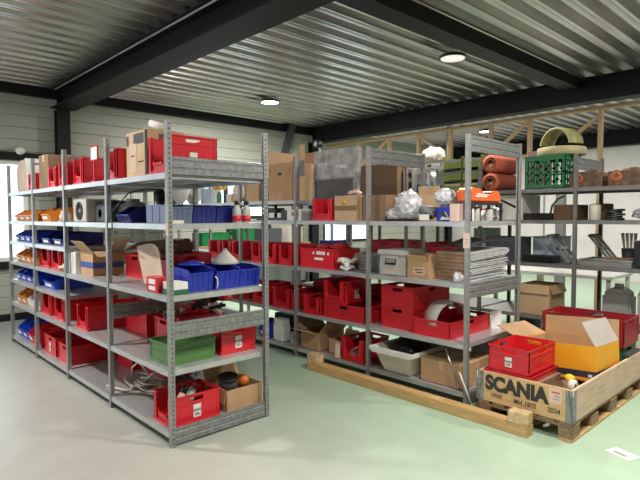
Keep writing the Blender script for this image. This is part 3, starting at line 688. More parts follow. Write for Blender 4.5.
# second shelf (.52)
crate('long red crate on the second shelf under a picking crate', 3.87, 4.27, 3.46, 4.06, .52, .165)
crate('red picking crate with label stacked on the long red crate', 3.87, 4.27, 3.74, 4.06, .685, .235, pick=True, card='y')
crate('red picking crate of hooks on the second shelf, next to the long red crate', 3.86, 4.26, 4.10, 4.38, .52, .2, pick=True)
solid('steel_hooks', MB().tube([(0, -.05, 0), (.0, -.05, .1), (.03, -.04, .13)], .008, 6).tube([(.02, .03, 0), (.0, .03, .1), (.04, .05, .12)], .008, 6).blob((.05, 0, .01), (.18, .18, .07), .3, 3, 44, 2), 'steel', 'grey steel hooks inside the red picking crate on the second shelf', 'hooks', (3.97, 4.24, .568))
crate('red picking crate on the second shelf, just beyond the third post', 3.88, 4.28, 4.62, 4.96, .52, .23, pick=True)
crate('red picking crate on the second shelf, second beyond the third post', 3.88, 4.28, 5.06, 5.36, .52, .25, pick=True)
crate('red picking crate on the second shelf, third beyond the third post', 3.88, 4.28, 5.62, 5.92, .52, .23, pick=True)
crate('red picking crate on the second shelf, furthest of the row seen under the blue bins', 3.88, 4.28, 5.98, 6.28, .52, .23, pick=True)
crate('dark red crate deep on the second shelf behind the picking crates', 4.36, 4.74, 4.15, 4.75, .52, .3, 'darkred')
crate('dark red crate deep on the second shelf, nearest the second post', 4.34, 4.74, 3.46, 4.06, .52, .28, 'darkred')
solid('bubble_wrap', MB().blob((0, 0, 0), (.34, .44, .09), .35, 2.6, 51, 4), 'bluewrap', 'pale blue crumpled wrap lying behind the stacked red crates', 'wrap', (4.50, 4.3, .895))
solid('paper_packet', MB().box(-.1, .1, -.13, .13, 0, .12).tube([(-.1, .02, .14), (0, .05, .17), (.08, -.05, .13)], .02, 8), 'whiteplastic', 'white packet on the deep red crate behind the third post', 'packet', (4.5, 4.9, .52), bevel=.01)
for k, z in enumerate((.52, .725)):
    crate(('dark red closed crate under an identical one beside the second post', 'dark red crate stacked on top of its twin beside the second post')[k], 3.95, 4.55, 2.92, 3.32, z, .205, 'red')
t_ = crate('low red crate holding a paper roll on the second shelf at the rack end', 3.9, 4.6, 2.50, 2.90, .52, .15)
mb = MB()
for k in range(15):
    a0, a1 = PI * (1.02 - k * .062), PI * (1.02 - (k + 1) * .062); R1, R2 = .20, .197
    vs = [(R * math.cos(a), y, R * math.sin(a)) for a in (a0, a1) for R in (R1, R2) for y in (-.10, .10)]
    mb.add(vs, [(0, 1, 5, 4), (2, 6, 7, 3), (0, 4, 6, 2), (1, 3, 7, 5)], 0, True)
solid('paper_arch', mb, 'label', 'wide curved paper sheet arching out of the low red crate', 'paper', (4.17, 2.70, .615), (0, 0, -.35))
solid('white_card', MB().box(-.003, .003, -.05, .05, 0, .17), 'paper', 'white card sticking up at the far end of the low red crate', 'card', (4.63, 2.46, .52), (0, .0, .9))

# third shelf (1.03)
t_ = thing('tool_case', 'light grey lidded tool case with a black handle on the third shelf', 'case', (4.08, 3.15, 1.03))
MB().box(-.17, .17, -.155, .155, 0, .19).build('body', 'greyplastic', t_, bevel=.008)
MB().box(-.185, .185, -.175, .175, .19, .245).build('lid', 'greyplastic', t_, bevel=.012)
MB().box(-.183, -.171, -.085, .085, .01, .19).build('front_panel', 'cardgrey', t_, bevel=.004)
MB().box(-.192, -.183, -.062, .062, .12, .165).build('latch', 'midgrey', t_, bevel=.005)
MB().tube([(-.186, -.06, .165), (-.197, -.06, .115), (-.197, .06, .115), (-.186, .06, .165)], .007, 6).build('handle', 'black', t_)
t_ = carton('small open cardboard box with printed label between tool case and board stack', 3.91, 4.17, 2.735, 2.965, 1.03, .155, 'card', flaps=[('-x', .06, .5), ('-y', .06, .1), ('+y', .06, .05), ('+x', .06, .3)])
MB().box(-.1315, -.1303, -.08, .05, .03, .10).box(-.132, -.1315, -.06, .02, .05, .06, 1).box(-.132, -.1315, -.06, .03, .075, .085, 1).build('printed_label', ['kraft', 'ink'], t_)['label'] = 'beige printed label'
mb = MB(); mb2 = MB()
for k in range(17):
    z = .0 + k * .0148; tl = -.02 * math.sin(k * .9); e = random.uniform(-.03, .025)
    mb.prism([(-.30 + random.uniform(-.006, .006), z + .001), (.30 + e + .004 * k, z + .013 + tl * .4 + .0010 * k), (.30 + e + .004 * k, z + .0215 + tl * .4 + .0010 * k), (-.30, z + .0105)], 'y', -.17 - .02 * random.random(), .165)
t_ = thing('board_stack', 'tall stack of silver-edged insulation boards at the end of the third shelf', 'boards', (4.33, 2.56, 1.03))
mb.build('boards', ['foil'], t_)
mb = MB()
for k in range(8): mb.box(-.31 - .006 * (k % 2), -.302, -.165, .160 - .01 * (k % 3), k * .032, k * .032 + .029)
mb.build('brown_edge', 'cardbrown', t_)['label'] = 'brown paper edge'
solid('grey_blanket', sheet(MB(), lambda u, v: (-.34 + .66 * u, -.19 + .4 * v, .0 + .06 * u + .02 * math.sin(v * 4 + u * 3)), 8, 6, .008), 'greytote', 'dark sheet covering the stack of silver-edged boards', 'sheet', (4.34, 2.58, 1.315))
solid('paper_scrap', MB().blob((0, 0, 0), (.07, .09, .09), .5, 3, 61, 3, flat=.8), 'paper', 'white crumpled paper beside the end post on the third shelf', 'paper', (3.92, 2.44, 1.068))
mb = MB()
for k in range(9): mb.lathe([(.0, .0), (.1, .002), (.11, .008), (.11, .01), (0, .006)], (random.uniform(-.01, .01), random.uniform(-.01, .01), k * .02), n=20)
solid('plate_stack', mb, 'steel', 'stack of round silver plates beside the second post on the third shelf', 'plates', (4.05, 3.56, 1.03), group=None)
mb = MB()
for k in range(5):
    pts = [(.075 * math.cos(a * .35 + k) + random.uniform(-.01, .01), .06 * math.sin(a * .35 + k * 2), .03 + .02 * k + .012 * math.sin(a)) for a in range(19)]
    mb.tube(pts, .017, 6)
solid('white_cable', mb, 'whiteplastic', 'loose white ribbed hose heap on the third shelf by the dark red crate', 'hose', (3.97, 3.79, 1.03))
solid('brown_bag', MB().blob((0, 0, 0), (.22, .19, .19), .3, 3, 71, 3, flat=.9), 'cardbrown', 'crumpled brown bag behind the white ribbed hose on the third shelf', 'bag', (4.2, 3.78, 1.12))
t_ = crate('dark red handled crate with white labels on the third shelf', 3.89, 4.29, 3.90, 4.46, 1.03, .215, 'red', holes=False)
MB().box(-.203, -.196, -.13, .0, .15, .185).box(-.203, -.196, -.10, .03, .09, .118).box(-.203, -.196, .04, .06, .15, .18).box(-.203, -.196, -.19, -.17, .15, .18).build('white_sticker', 'label', t_)['label'] = 'white stickers'
solid('red_rags', MB().blob((0, -.1, 0), (.22, .2, .1), .4, 3, 81, 3).blob((0, .12, -.01), (.2, .2, .08), .4, 3, 82, 3), 'redcloth', 'reddish rags heaped in the handled crate with white labels', 'rags', (4.12, 4.15, 1.255))
ys = [(4.60, 4.84), (4.90, 5.14), (5.18, 5.40), (5.61, 5.82), (5.85, 6.06), (6.10, 6.40)]
nm = ['touching the handled red crate', 'second from the handled red crate', 'third from the handled red crate', 'fourth from the handled red crate', 'fifth from the handled red crate', 'furthest from the handled red crate']
for (a, c), q in zip(ys, nm):
    crate(f'red picking crate on the third shelf, {q}', 3.89, 4.29, a, c, 1.03, .235, pick=True, card=None)
solid('white_plate', MB().box(-.004, .004, -.11, .11, 0, .14), 'whiteplastic', 'white plate behind the row of red picking crates on the third shelf', 'plate', (4.4, 6.45, 1.03))

# fourth shelf (1.55)
crate('bright red crate with one open front on the fourth shelf beside the pale box', 3.88, 4.06, 3.92, 4.24, 1.55, .235, pick=True, holes=False)
t_ = carton('pale cardboard box with a yellow flower mark on the fourth shelf', 3.89, 4.05, 3.58, 3.90, 1.55, .255, 'cardlight', closed=True)
MB().box(-.0815, -.0803, -.155, .155, .105, .155).build('brown_band', 'cardbrown', t_)
MB().lathe([(.028, -.081), (.03, -.0825), (.0, -.083)], (0, .02, .19), 'x', 10).build('flower_mark', 'yellowflower', t_)
solid('pink_tissue', MB().blob((0, 0, 0), (.12, .16, .05), .5, 3, 91, 3, flat=.6), 'pinkpaper', 'pinkish tissue lying on the pale box with the flower mark', 'tissue', (3.98, 3.70, 1.835))
carton('brown cardboard box behind the second post on the fourth shelf', 3.95, 4.4, 3.26, 3.56, 1.55, .25, 'cardbrown', closed=True)
carton('open pale cardboard box behind the clear plastic bag on the fourth shelf', 4.13, 4.45, 2.98, 3.24, 1.55, .25, 'cardlight', flaps=[('+x', .1, .1)])
solid('plastic_bag', MB().blob((0, 0, .12), (.25, .24, .27), .22, 4.5, 101, 4, flat=.9).blob((-.02, .13, .04), (.2, .2, .12), .25, 5, 102, 4, flat=.8), 'wrap', 'large crumpled clear plastic bag on the fourth shelf', 'bag', (3.985, 3.01, 1.55 + .025))
t_ = thing('angle_grinder', 'grey and black power tool on the fourth shelf beside the clear bag', 'tool', (3.98, 2.79, 1.562), .1)
MB().tube([(-.02, -.1, .07), (0, .06, .085)], [.045, .055], 12).build('motor_housing', 'midgrey', t_)
MB().blob((0, 0, .03), (.16, .13, .06), .3, 3, 111, 3, flat=.9).tube([(-.05, -.12, .05), (-.1, -.11, .07), (-.08, -.12, .03)], .012, 8).build('base', 'black', t_)
MB().box(-.105, -.085, -.06, .03, .0, .05).build('white_guard', 'whiteplastic', t_)
t_ = thing('parts_carton', 'royal blue carton with a black and white mark on the fourth shelf', 'box', (4.0, 2.59, 1.55))
MB().box(-.08, .08, -.08, .07, 0, .125).build('body', 'blue', t_, bevel=.003)
MB().prism([(-.07, .015), (.03, .015), (-.02, .085)], 'x', -.0812, -.0803).build('white_mark', 'whiteplastic', t_); MB().prism([(-.05, .03), (-.01, .085), (.04, .085), (.0, .04)], 'x', -.0822, -.0813).build('black_mark', 'ink', t_)
solid('clear_bag', MB().blob((0, 0, 0), (.19, .19, .17), .22, 4.5, 121, 4, flat=.85), 'wrap', 'clear plastic bag lying on the royal blue carton', 'bag', (3.985, 2.61, 1.755))
solid('white_carton', MB().box(-.04, .04, -.04, .04, 0, .15), 'pinkpaper', 'narrow white carton between the blue carton and the end post', 'box', (3.905, 2.45, 1.55), bevel=.002)
# metal stand with orange case
t_ = thing('metal_stand', 'low dark metal stand carrying an orange case at the rack end', 'stand', (4.25, 2.425, 1.55))
MB().box(-.28, .27, -.075, .075, .145, .165).build('tray', 'darkmetal', t_)
for sx in (-.27, .25):
    for sy in (-.06, .06): MB().box(sx, sx + .02, sy - .01, sy + .01, 0, .145).build('leg', 'darkmetal', t_)
t_ = thing('orange_case', 'orange hard plastic tool case lying on the metal stand', 'case', (4.24, 2.425, 1.7155))
MB().prism([(-.26, 0), (.23, 0), (.26, .03), (.22, .11), (.1, .10), (.08, .09), (-.06, .09), (-.08, .115), (-.22, .125), (-.27, .10)], 'y', -.074, .074).build('body', 'orangecase', t_, bevel=.014)
MB().prism([(-.05, .09), (.07, .09), (.05, .075), (-.03, .075)], 'y', -.078, .078).build('latch', 'black', t_)
MB().box(-.19, -.0, -.0752, -.0745, .045, .06).box(-.17, .04, -.0752, -.0745, .065, .075).build('white_print', 'whiteplastic', t_)
for k, (x, y, h, r, m, lb) in enumerate(((4.05, 2.40, .12, .03, 'cream', 'small cream jar under the metal stand, nearest the end post'), (4.15, 2.40, .125, .026, 'greyplastic', 'pale tall jar under the metal stand'), (4.24, 2.40, .11, .035, 'steel', 'round steel can in the middle under the metal stand'), (4.36, 2.40, .12, .035, 'cardgrey', 'grey can under the orange end of the metal stand'))):
    t_ = thing('jar', lb, 'jar', (x, y, 1.55)); MB().lathe([(r * .95, 0), (r, .006), (r, h - .02), (r * .8, h - .012)], n=14).build('body', m, t_); MB().lathe([(r * .85, h - .018), (r * .85, h), (0, h)], n=14).build('lid', 'darkmetal' if k % 2 else 'redcloth', t_)
t_ = thing('chain_hoist', 'grey metal valve with black lever at the rear corner of the fourth shelf', 'valve', (4.62, 2.46, 1.55))
MB().lathe([(.06, 0), (.06, .02), (.035, .03), (.035, .07), (.055, .08), (.055, .12), (.03, .13), (0, .13)], n=18).build('body', 'steel', t_)
MB().tube([(0, 0, .12), (0, 0, .2)], .018, 10).tube([(.02, -.02, .2), (.2, -.08, .13)], .012, 8).build('lever', 'black', t_)
# wrapped foam panel leaning
t_ = thing('insulation_sheet', 'large grey foam panel in clear wrap standing on the fourth shelf', 'panel', (4.12, 4.13, 1.5545), rot=(0, .06, 0))
MB().box(-.03, .03, -.31, .33, 0, .76).build('foam', 'foamgrey', t_, bevel=.008)
MB().box(-.043, .043, -.335, .345, .45, .785).box(-.042, .042, -.335, -.285, 0, .45).box(-.042, .042, .30, .345, 0, .45).build('clear_wrap', 'clearwrap', t_, bevel=.012)
MB().box(-.047, -.0435, -.2, -.02, .56, .6).build('tape_strip', 'wrap', t_); MB().box(-.047, -.0435, .12, .26, .6, .64).build('tape_strip', 'wrap', t_)
# boxes on the higher shelf
t_ = carton('tall moving box with a hand hole on the raised shelf', 3.92, 4.4, 4.63, 5.06, 1.78, .44, 'card', flaps=[('+x', .16, .0), ('+y', .16, .1)])
MB().box(-.2415, -.2405, -.035, .035, .30, .33).build('hand_hole', 'black', t_)
MB().box(-.2415, -.2405, -.185, -.175, .32, .39).box(-.2415, -.2405, .175, .185, .32, .39).build('tape_mark', 'ink', t_)
MB().box(-.2415, -.2405, -.03, -.02, .02, .13).box(-.2415, -.2405, .01, .02, .02, .13).build('pale_mark', 'kraft', t_)
t_ = carton('narrow cardboard box beside the wrapped foam panel, with a raised flap', 4.02, 4.3, 4.515, 4.61, 1.78, .42, 'cardlight', flaps=[('-x', .22, .0)])
MB().box(-.147, -.1455, -.05, .05, .28, .46).build('grey_tape', 'galv', t_)['label'] = 'grey taped panel'
carton('cardboard box on the raised shelf behind the rack corner post', 3.95, 4.3, 5.30, 5.60, 1.78, .29, 'cardlight', closed=True)
solid('mixed_parcel', MB().blob((0, 0, 0), (.16, .16, .26), .3, 3.5, 141, 3).box(-.1, -.08, -.06, -.01, -.08, -.03, 1), ['cardgrey', 'rust'], 'blotchy crumpled parcel between two boxes on the raised shelf', 'parcel', (4.0, 5.18, 1.945))
solid('drill_stand', MB().box(-.15, .1, -.3, .3, 0, .03).tube([(0, .1, .03), (0, .1, .19)], .02, 8).box(-.08, .06, .0, .2, .09, .15).box(-.08, .06, -.26, -.1, .03, .12), 'darkmetal', 'dark machine parts between the two upper shelves beyond the third post', 'machine', (4.1, 5.05, 1.55))
solid('white_device', MB().box(-.1, .1, -.13, .13, 0, .13).box(-.102, -.1, -.08, .05, .05, .1, 1), ['whiteplastic', 'midgrey'], 'white electric device on the fourth shelf beyond the wrapped foam panel', 'device', (4.05, 4.62, 1.55), bevel=.005)
# far items on the raised shelf, seen through the near rack
t_ = thing('cable_reel', 'large white cable reel on the raised shelf, seen through the near rack', 'reel', (4.2, 7.55, 1.78))
MB().lathe([(.33, -.14), (.33, -.12), (.2, -.12), (.2, .12), (.33, .12), (.33, .14)], (0, 0, .33), 'x', 32).build('body', 'whiteplastic', t_)
MB().lathe([(.205, -.1), (.205, .1)], (0, 0, .33), 'x', 28).build('winding', 'greyplastic', t_)
t_ = thing('flower_pot', 'green bottle vase with yellow flowers on the raised shelf, seen through the near rack', 'vase', (4.0, 6.28, 1.78))
MB().lathe([(.03, 0), (.034, .01), (.034, .12), (.02, .15), (.02, .17)], n=14).build('vase', 'green', t_)
mb = MB()
for k in range(9): mb.blob((random.uniform(-.05, .05), random.uniform(-.16, .16), .23 + random.uniform(-.03, .05)), (.07, .08, .06), .4, 3, k, 2)
mb.build('flowers', 'yellowflower', t_)
solid('clear_carton', MB().box(-.06, .06, -.14, .14, 0, .22), 'paleblue', 'pale green and white carton beside the vase on the raised shelf', 'box', (4.05, 6.62, 1.78))
solid('white_sack', MB().blob((0, 0, .12), (.2, .42, .3), .25, 2, 151, 3, flat=.8), 'whiteplastic', 'white sack on the raised shelf between vase and carton', 'sack', (4.15, 5.92, 1.80))
solid('beige_carton', MB().box(-.05, .05, -.06, .06, 0, .11), 'cream', 'small beige carton in front of the white sack', 'box', (3.93, 5.86, 1.78))

# ------------------------------------------------------------------ timber on the floor
t_ = thing('timber_beam', 'long squared timber beam lying on the floor along the long rack', 'beam', (3.66, 2.86, 0), 0)
MB().box(-.05, .05, -1.19, 1.17, 0, .085).build('beam', 'woody', t_, bevel=.004)
solid('timber_block', MB().box(-.05, .05, -.075, .075, 0, .085), 'endgrain', 'short timber block sitting on the far end of the floor beam', 'block', (3.66, 3.955, .0855), bevel=.004)
solid('wood_block', MB().box(-.05, .05, -.05, .10, 0, .085), 'endgrain', 'short timber block on the near end of the floor beam by the pallet', 'block', (3.66, 1.72, .0855), (0, 0, .1), bevel=.004)

# ------------------------------------------------------------------ pallet and collar
PX0, PX1, PY0, PY1 = 3.75, 5.45, 1.41, 2.14
t_ = thing('wooden_pallet', 'wooden pallet carrying the lettered wooden collar', 'pallet', ((PX0 + PX1) / 2, (PY0 + PY1) / 2, 0))
hx, hy = (PX1 - PX0) / 2, (PY1 - PY0) / 2
for y in (-hy + .05, 0, hy - .05): MB().box(-hx, hx, y - .05, y + .05, 0, .022).build('bottom_board', 'wood', t_, bevel=.002)
for x in (-hx + .075, -hx * .48, 0, hx * .48, hx - .075):
    for y in (-hy + .052, 0, hy - .052):
        if abs(x) == 0 and 0: continue
        MB().box(x - .07, x + .07, y - .05, y + .05, .0225, .10).build('block', 'oldwood', t_, bevel=.002)
for x in (-hx + .075, 0, hx - .075): MB().box(x - .07, x + .07, -hy, hy, .1005, .12).build('stringer_board', 'oldwood', t_)
for k in range(6): y = -hy + .05 + k * (2 * hy - .1) / 5; MB().box(-hx, hx, y - .045, y + .045, .1205, .14).build('deck_board', 'oldwood', t_)
t_ = thing('pallet_collar', 'wooden pallet collar with black SCANIA lettering', 'crate', ((PX0 + PX1) / 2, (PY0 + PY1) / 2, .141))
hc = .235; tk = .022
MB().box(-hx, -hx + tk, -hy + .004, hy - .004, 0, hc).build('end_board', 'piney', t_, bevel=.003)
MB().box(hx - tk, hx, -hy + .004, hy - .004, 0, hc).build('end_board', 'piney', t_, bevel=.003)
MB().box(-hx + tk, hx - tk, -hy, -hy + tk, 0, hc).build('side_board', 'pine', t_, bevel=.003)
MB().box(-hx + tk, hx - tk, hy - tk, hy, 0, hc).build('side_board', 'pine', t_, bevel=.003)
for sx in (-1, 1):
    for sy in (-1, 1):
        mb = MB(); mb.box(*sorted((sx * (hx + .003), sx * (hx - .001))), *sorted((sy * (hy + .003), sy * (hy - .05))), 0.001, hc - .004); mb.box(*sorted((sx * (hx + .003), sx * (hx - .06))), *sorted((sy * (hy + .003), sy * (hy - .001))), .001, hc - .004)
        mb.tube([(sx * (hx + .004), sy * (hy + .004), .001), (sx * (hx + .004), sy * (hy + .004), hc)], .008, 8)
        mb.cbox((sx * (hx + .008), sy * (hy - .02), hc * .5), (.006, .012, hc * .97), (sy * .15, 0, 0))
        mb.build('hinge', 'galv', t_)['label'] = 'galvanised corner hinge'
RX = (PI / 2, 0, -PI / 2)
lettering('SCANIA', .150, 'ink', t_, (-hx - .0015, .055, .148), RX, .0085, sx=.92)
lettering('MH 1872', .046, 'ink', t_, (-hx - .0015, -.02, .055), RX, .0006)
lettering('2024', .046, 'ink', t_, (-hx - .0015, -.235, .06), RX, .0006)
MB().box(-hx - .0015, -hx - .0005, .16, .25, .045, .075).build('burned_stamp', 'oldwood', t_)
o = MB().box(-hx - .0025, -hx - .001, -.045, .045, 0, .105, 0).box(-hx - .003, -hx - .0025, -.03, .03, .075, .085, 1).box(-hx - .003, -hx - .0025, -.03, .01, .05, .058, 2).box(-hx - .003, -hx - .0025, -.03, .02, .03, .036, 2).build('shipping_label', ['pinkpaper', 'red', 'greyink'], t_, (0, -.245, .115)); o['label'] = 'white shipping label'
ZB = .141
carton('flat closed carton packed at the bottom of the pallet collar', 3.80, 4.26, 1.70, 2.09, ZB, .19, 'cardbrown', closed=True)
crate('flat red stacking tray under the labelled red crate in the wooden collar', 3.79, 4.28, 1.73, 2.115, ZB + .2, .045, holes=False, name='stacking_tray', cat='tray')
crate('red crate with paper label standing in the wooden collar', 3.81, 4.27, 1.75, 2.09, ZB + .2455, .195, card='x')
MB()
solid('gear_parts', MB().blob((0, 0, 0), (.28, .2, .14), .45, 3.5, 161, 3, flat=.8).lathe([(.05, -.02), (.05, .02), (.02, .02), (.02, -.02)], (-.05, -.06, .06), 'y', 16, 1).blob((.1, .02, .07), (.08, .08, .07), .2, 2, 3, 2, 2), ['brownleather', 'cream', 'yellowflower'], 'mixed brown parts heaped in the collar under the yellow box', 'parts', (4.08, 1.58, ZB + .12))
t_ = thing('yellow_carton', 'large open yellow cardboard box with a black band in the wooden collar', 'box', (4.575, 1.757, .272), rot=(-.06, .06, 0))
def yshell(z0, z1, e=0):
    mb = MB(); X, Y = .27 + e, .31 + e; t = .005
    mb.box(-X, X, -Y, -Y + t, z0, z1); mb.box(-X, X, Y - t, Y, z0, z1); mb.box(-X, -X + t, -Y + t, Y - t, z0, z1); mb.box(X - t, X, -Y + t, Y - t, z0, z1)
    return mb
yshell(0, .27).box(-.265, .265, -.305, .305, 0, .005).build('body', 'yellow', t_)
yshell(.025, .075, .001).build('black_band', 'blackband', t_)
yshell(.008, .268, -.006).build('inner_wall', 'card', t_)
mb = MB().box(-.2725, -.2715, -.28, -.25, .03, .05)
mb.build('white_print', 'label', t_)
for k, y in enumerate((-.06, .03, .12)): MB().lathe([(.013, -.3118), (.013, -.3122), (0, -.3122)], (y, 0, .05), 'y', 12).build('white_dot', 'label', t_)
def yflap(side, ln, an):
    w = .62 if 'x' in side else .54
    f = MB().box(-w / 2, w / 2, 0, .004, 0, ln, 0).box(-w / 2, w / 2, .0042, .006, 0, ln, 1).build('flap', ['yellow' if side != '-y' else 'cardgrey', 'card' if side != '-y' else 'cardgrey'], t_)
    rz = {'-y': 0, '+y': PI, '-x': -PI / 2, '+x': PI / 2}[side]
    f.location = {'-y': (0, -.31, .27), '+y': (0, .31, .27), '-x': (-.27, 0, .27), '+x': (.27, 0, .27)}[side]; f.rotation_euler = (an, 0, rz)
yflap('+x', .17, .10); yflap('+y', .225, 1.15); yflap('-y', .21, -.5)
for k, y in enumerate((1.47, 1.80)):
    crate(('dark green crate under the wide red crate, near the collar side', 'dark green crate under the wide red crate, deeper in the collar')[k], 5.02, 5.36, y, y + .3, ZB, .305, 'darkgreen', name='storage_crate')
crate('wide dark red crate behind the yellow box', 4.99, 5.40, 1.46, 2.18, ZB + .307, .235, 'darkred')
carton('flattened brown cardboard lying in the wide dark red crate', 5.05, 5.34, 1.5, 2.1, ZB + .33, .07, 'carddark', closed=True)
solid('black_profiles', MB().box(-.16, .16, -.012, .012, 0, .03).box(-.14, .18, .014, .034, 0, .025), 'greytote', 'black plastic profiles lying on the collar edge right of the yellow box', 'profile', (5.12, 1.43, ZB + .236))

# ------------------------------------------------------------------ rear rack
def lattice(dx, dy, h):
    mb = MB(); X, Y = dx / 2, dy / 2; t = .008
    mb.box(-X, X, -Y, Y, 0, .01)
    for s in (-1, 1):
        for ax, L in (('y', X), ('x', Y)):
            T = (Y if ax == 'y' else X)
            def B(a0, a1, z0, z1):
                p = sorted((s * T, s * (T - t)))
                if ax == 'y': mb.box(a0, a1, *p, z0, z1)
                else: mb.box(*p, a0, a1, z0, z1)
            B(-L, L, 0, .04); B(-L, L, h - .05, h); B(-L, L, h * .46, h * .52); B(-L, -L + .03, .04, h - .05); B(L - .03, L, .04, h - .05)
            n = 4
            for k in range(1, n + 1):
                a = -L + 2 * L * k / (n + 1)
                B(a - .012, a + .012, .04, h - .05)
                for zc in (h * .27, h * .68):
                    p = sorted((s * T, s * (T - t * .8)))
                    B(a - .024, a + .024, zc - .012, zc + .012)
    return mb
t_ = thing('slotted_crate', 'bright green slotted crate on the top shelf of the rear rack', 'crate', (5.90, 2.495, 1.89))
lattice(.36, .44, .36).build('body', 'cratgreen', t_); 
MB().box(-.19, .19, -.23, -.218, .345, .362).box(-.19, .19, .218, .23, .345, .362).box(-.19, -.178, -.218, .218, .345, .362).box(.178, .19, -.218, .218, .345, .362).build('rim', 'cratgreen', t_)
t_ = thing('hoop_roll', 'olive curved hoop standing on the green slotted crate', 'hoop', (5.96, 2.42, 2.254))
mb = MB()
def hoop(mb, R, T, w, a0, a1, n=24):
    for k in range(n):
        b0, b1 = a0 + (a1 - a0) * k / n, a0 + (a1 - a0) * (k + 1) / n
        vs = [(x, r * math.cos(q), r * math.sin(q)) for q in (b0, b1) for r in (R, R - T) for x in (-w / 2, w / 2)]
        mb.add(vs, [(0, 1, 5, 4), (2, 6, 7, 3), (0, 4, 6, 2), (1, 3, 7, 5)], 0, True)
    return mb
hoop(mb, .21, .022, .2, .15, PI - .1); mb.build('arch', 'olive', t_, (0, 0, .1)); t_.rotation_euler = (0, 0, -.35)
solid('ring_roll', MB().lathe([(.24, 0), (.25, .01), (.25, .08), (.24, .09), (.2, .09), (.2, 0)], n=32), 'tan', 'flat tan ring lying on the green slotted crate under the hoop', 'ring', (5.97, 2.42, 2.254))
solid('purple_carton', MB().box(-.1, .1, -.1, .1, 0, .47), 'puce', 'tall dull purple carton behind the green slotted crate', 'box', (6.25, 2.78, 1.89), bevel=.004)
for k, (y0, lb) in enumerate(((1.94, 'rusty brown cast block with orange mark beside the green slotted crate'), (1.57, 'rusty brown cast block with orange mark at the right end of the rear top shelf'))):
    t_ = thing('cast_block', lb, 'casting', (5.875, y0 + .14, 1.89))
    MB().blob((0, -.02, .085), (.25, .33, .2), .10, 2, 7 + k, 3, flat=.83).box(-.12, .1, -.16, .16, 0, .15).box(-.1, .08, -.1, -.04, .15, .18).build('body', 'rust', t_)
    MB().lathe([(.055, -.122), (.055, -.128), (.02, -.129), (.02, -.122)], (0, .08, .09), 'x', 14).box(-.128, -.121, .06, .10, .02, .16).build('orange_mark', 'rustorange', t_)['label'] = 'orange rust mark'
for k, (z, sz) in enumerate(((1.89, .105), (2.102, .105))):
    t_ = thing('foam_roll', ('red foam roll lying under another on the rear top shelf', 'red foam roll lying on top of another on the rear top shelf')[k], 'roll', (5.99, 3.13, z + sz), -PI / 2)
    sp = [(0, 0)]
    mb = MB().lathe([(.02, -.28), (.022, -.285), (.1, -.285), (.105, -.27), (.105, .27), (.1, .285), (.02, .285), (.02, -.28)], (0, 0, 0), 'y', 28)
    mb.build('foam', 'redfoam', t_); MB().lathe([(.0, -.2852), (.018, -.2852)], (0, 0, 0), 'y', 12).build('core_hole', 'black', t_)
    mb = MB()
    for R in (.045, .07): mb.lathe([(R, -.286), (R + .004, -.2865), (R + .008, -.286)], (0, 0, 0), 'y', 24)
    mb.build('spiral_edge', 'rustorange', t_)
# stacked grey green bins on the rear top shelf
for k in range(3):
    for j in range(2):
        y = 3.40 + j * .27; z = 1.89 + k * .15
        t_ = thing('parts_bin', f"lime and mauve parts bin, {('bottom', 'middle', 'top')[k]} row, {('nearest', 'second from')[j]} the red foam rolls", 'bin', (5.95, y + .0, z), group='lime and mauve parts bins')
        part((1,), 'body', lambda: MB().box(-.2, .2, -.125, .125, 0, .006).box(-.2, .2, -.125, -.12, .006, .146).box(-.2, .2, .12, .125, .006, .146).box(.195, .2, -.12, .12, .006, .146).box(-.2, -.195, -.12, .12, .006, .08), 'lime', t_)
        part((2,), 'drawer', lambda: MB().box(-.19, .19, -.118, .118, .012, .11), 'mauve' if k else 'cardgrey', t_)
t_ = thing('profile_frame', 'aluminium profile frame machine on the rear top shelf', 'machine', (6.02, 4.26, 1.89))
mb = MB()
for sx in (-.2, .2):
    for sy in (-.19, .2): mb.box(sx - .015, sx + .015, sy - .018, sy + .018, 0, .38)
for z in (.365,):
    mb.box(-.2, .2, -.37, -.34, z - .015, z + .03); mb.box(-.2, .2, .185, .215, z - .015, z + .015); mb.box(-.215, -.185, -.37, .215, z - .015, z + .03); mb.box(.185, .215, -.37, .215, z - .015, z + .03)
mb.box(-.215, -.185, -.37, .0, .28, .305)
mb.build('frame', 'alu', t_)
MB().box(-.1, .1, -.17, .17, .02, .34).build('cabinet', 'greyplastic', t_, bevel=.01)
mb = MB()
for y in (-.33, -.1, -.22): mb.lathe([(.018, -.216), (.018, -.225), (0, -.225)], (0, y, .37 if y != -.33 else .29), 'x', 10)
mb.build('knob', 'black', t_)
MB().lathe([(.035, 0), (.035, .06), (.04, .07), (.04, .13)], (-.12, -.2, .15), n=14).build('bottle', 'whiteplastic', t_)
t_ = thing('blue_clamp', 'dark blue clamp tool lying in front of the profile frame machine', 'clamp', (5.73, 4.0, 1.89))
MB().box(-.05, .05, -.17, -.05, 0, .1).box(-.05, .05, .05, .17, 0, .12).tube([(0, -.17, .06), (0, .17, .06)], .045, 10).build('body', 'bluetool', t_, bevel=.006)
MB().tube([(-.03, .1, .06), (-.065, .1, .06)], .03, 10).build('bolt_head', 'paleblue', t_)
solid('canvas_bag', MB().blob((0, 0, .1), (.3, .34, .24), .25, 2.2, 171, 3, flat=.85), 'cloth', 'beige canvas bag lying on the profile frame machine', 'bag', (5.98, 4.12, 2.30))
carton('large dark brown cardboard box on the rear top shelf', 5.72, 6.3, 4.52, 5.24, 1.89, .43, 'carddark', closed=True)
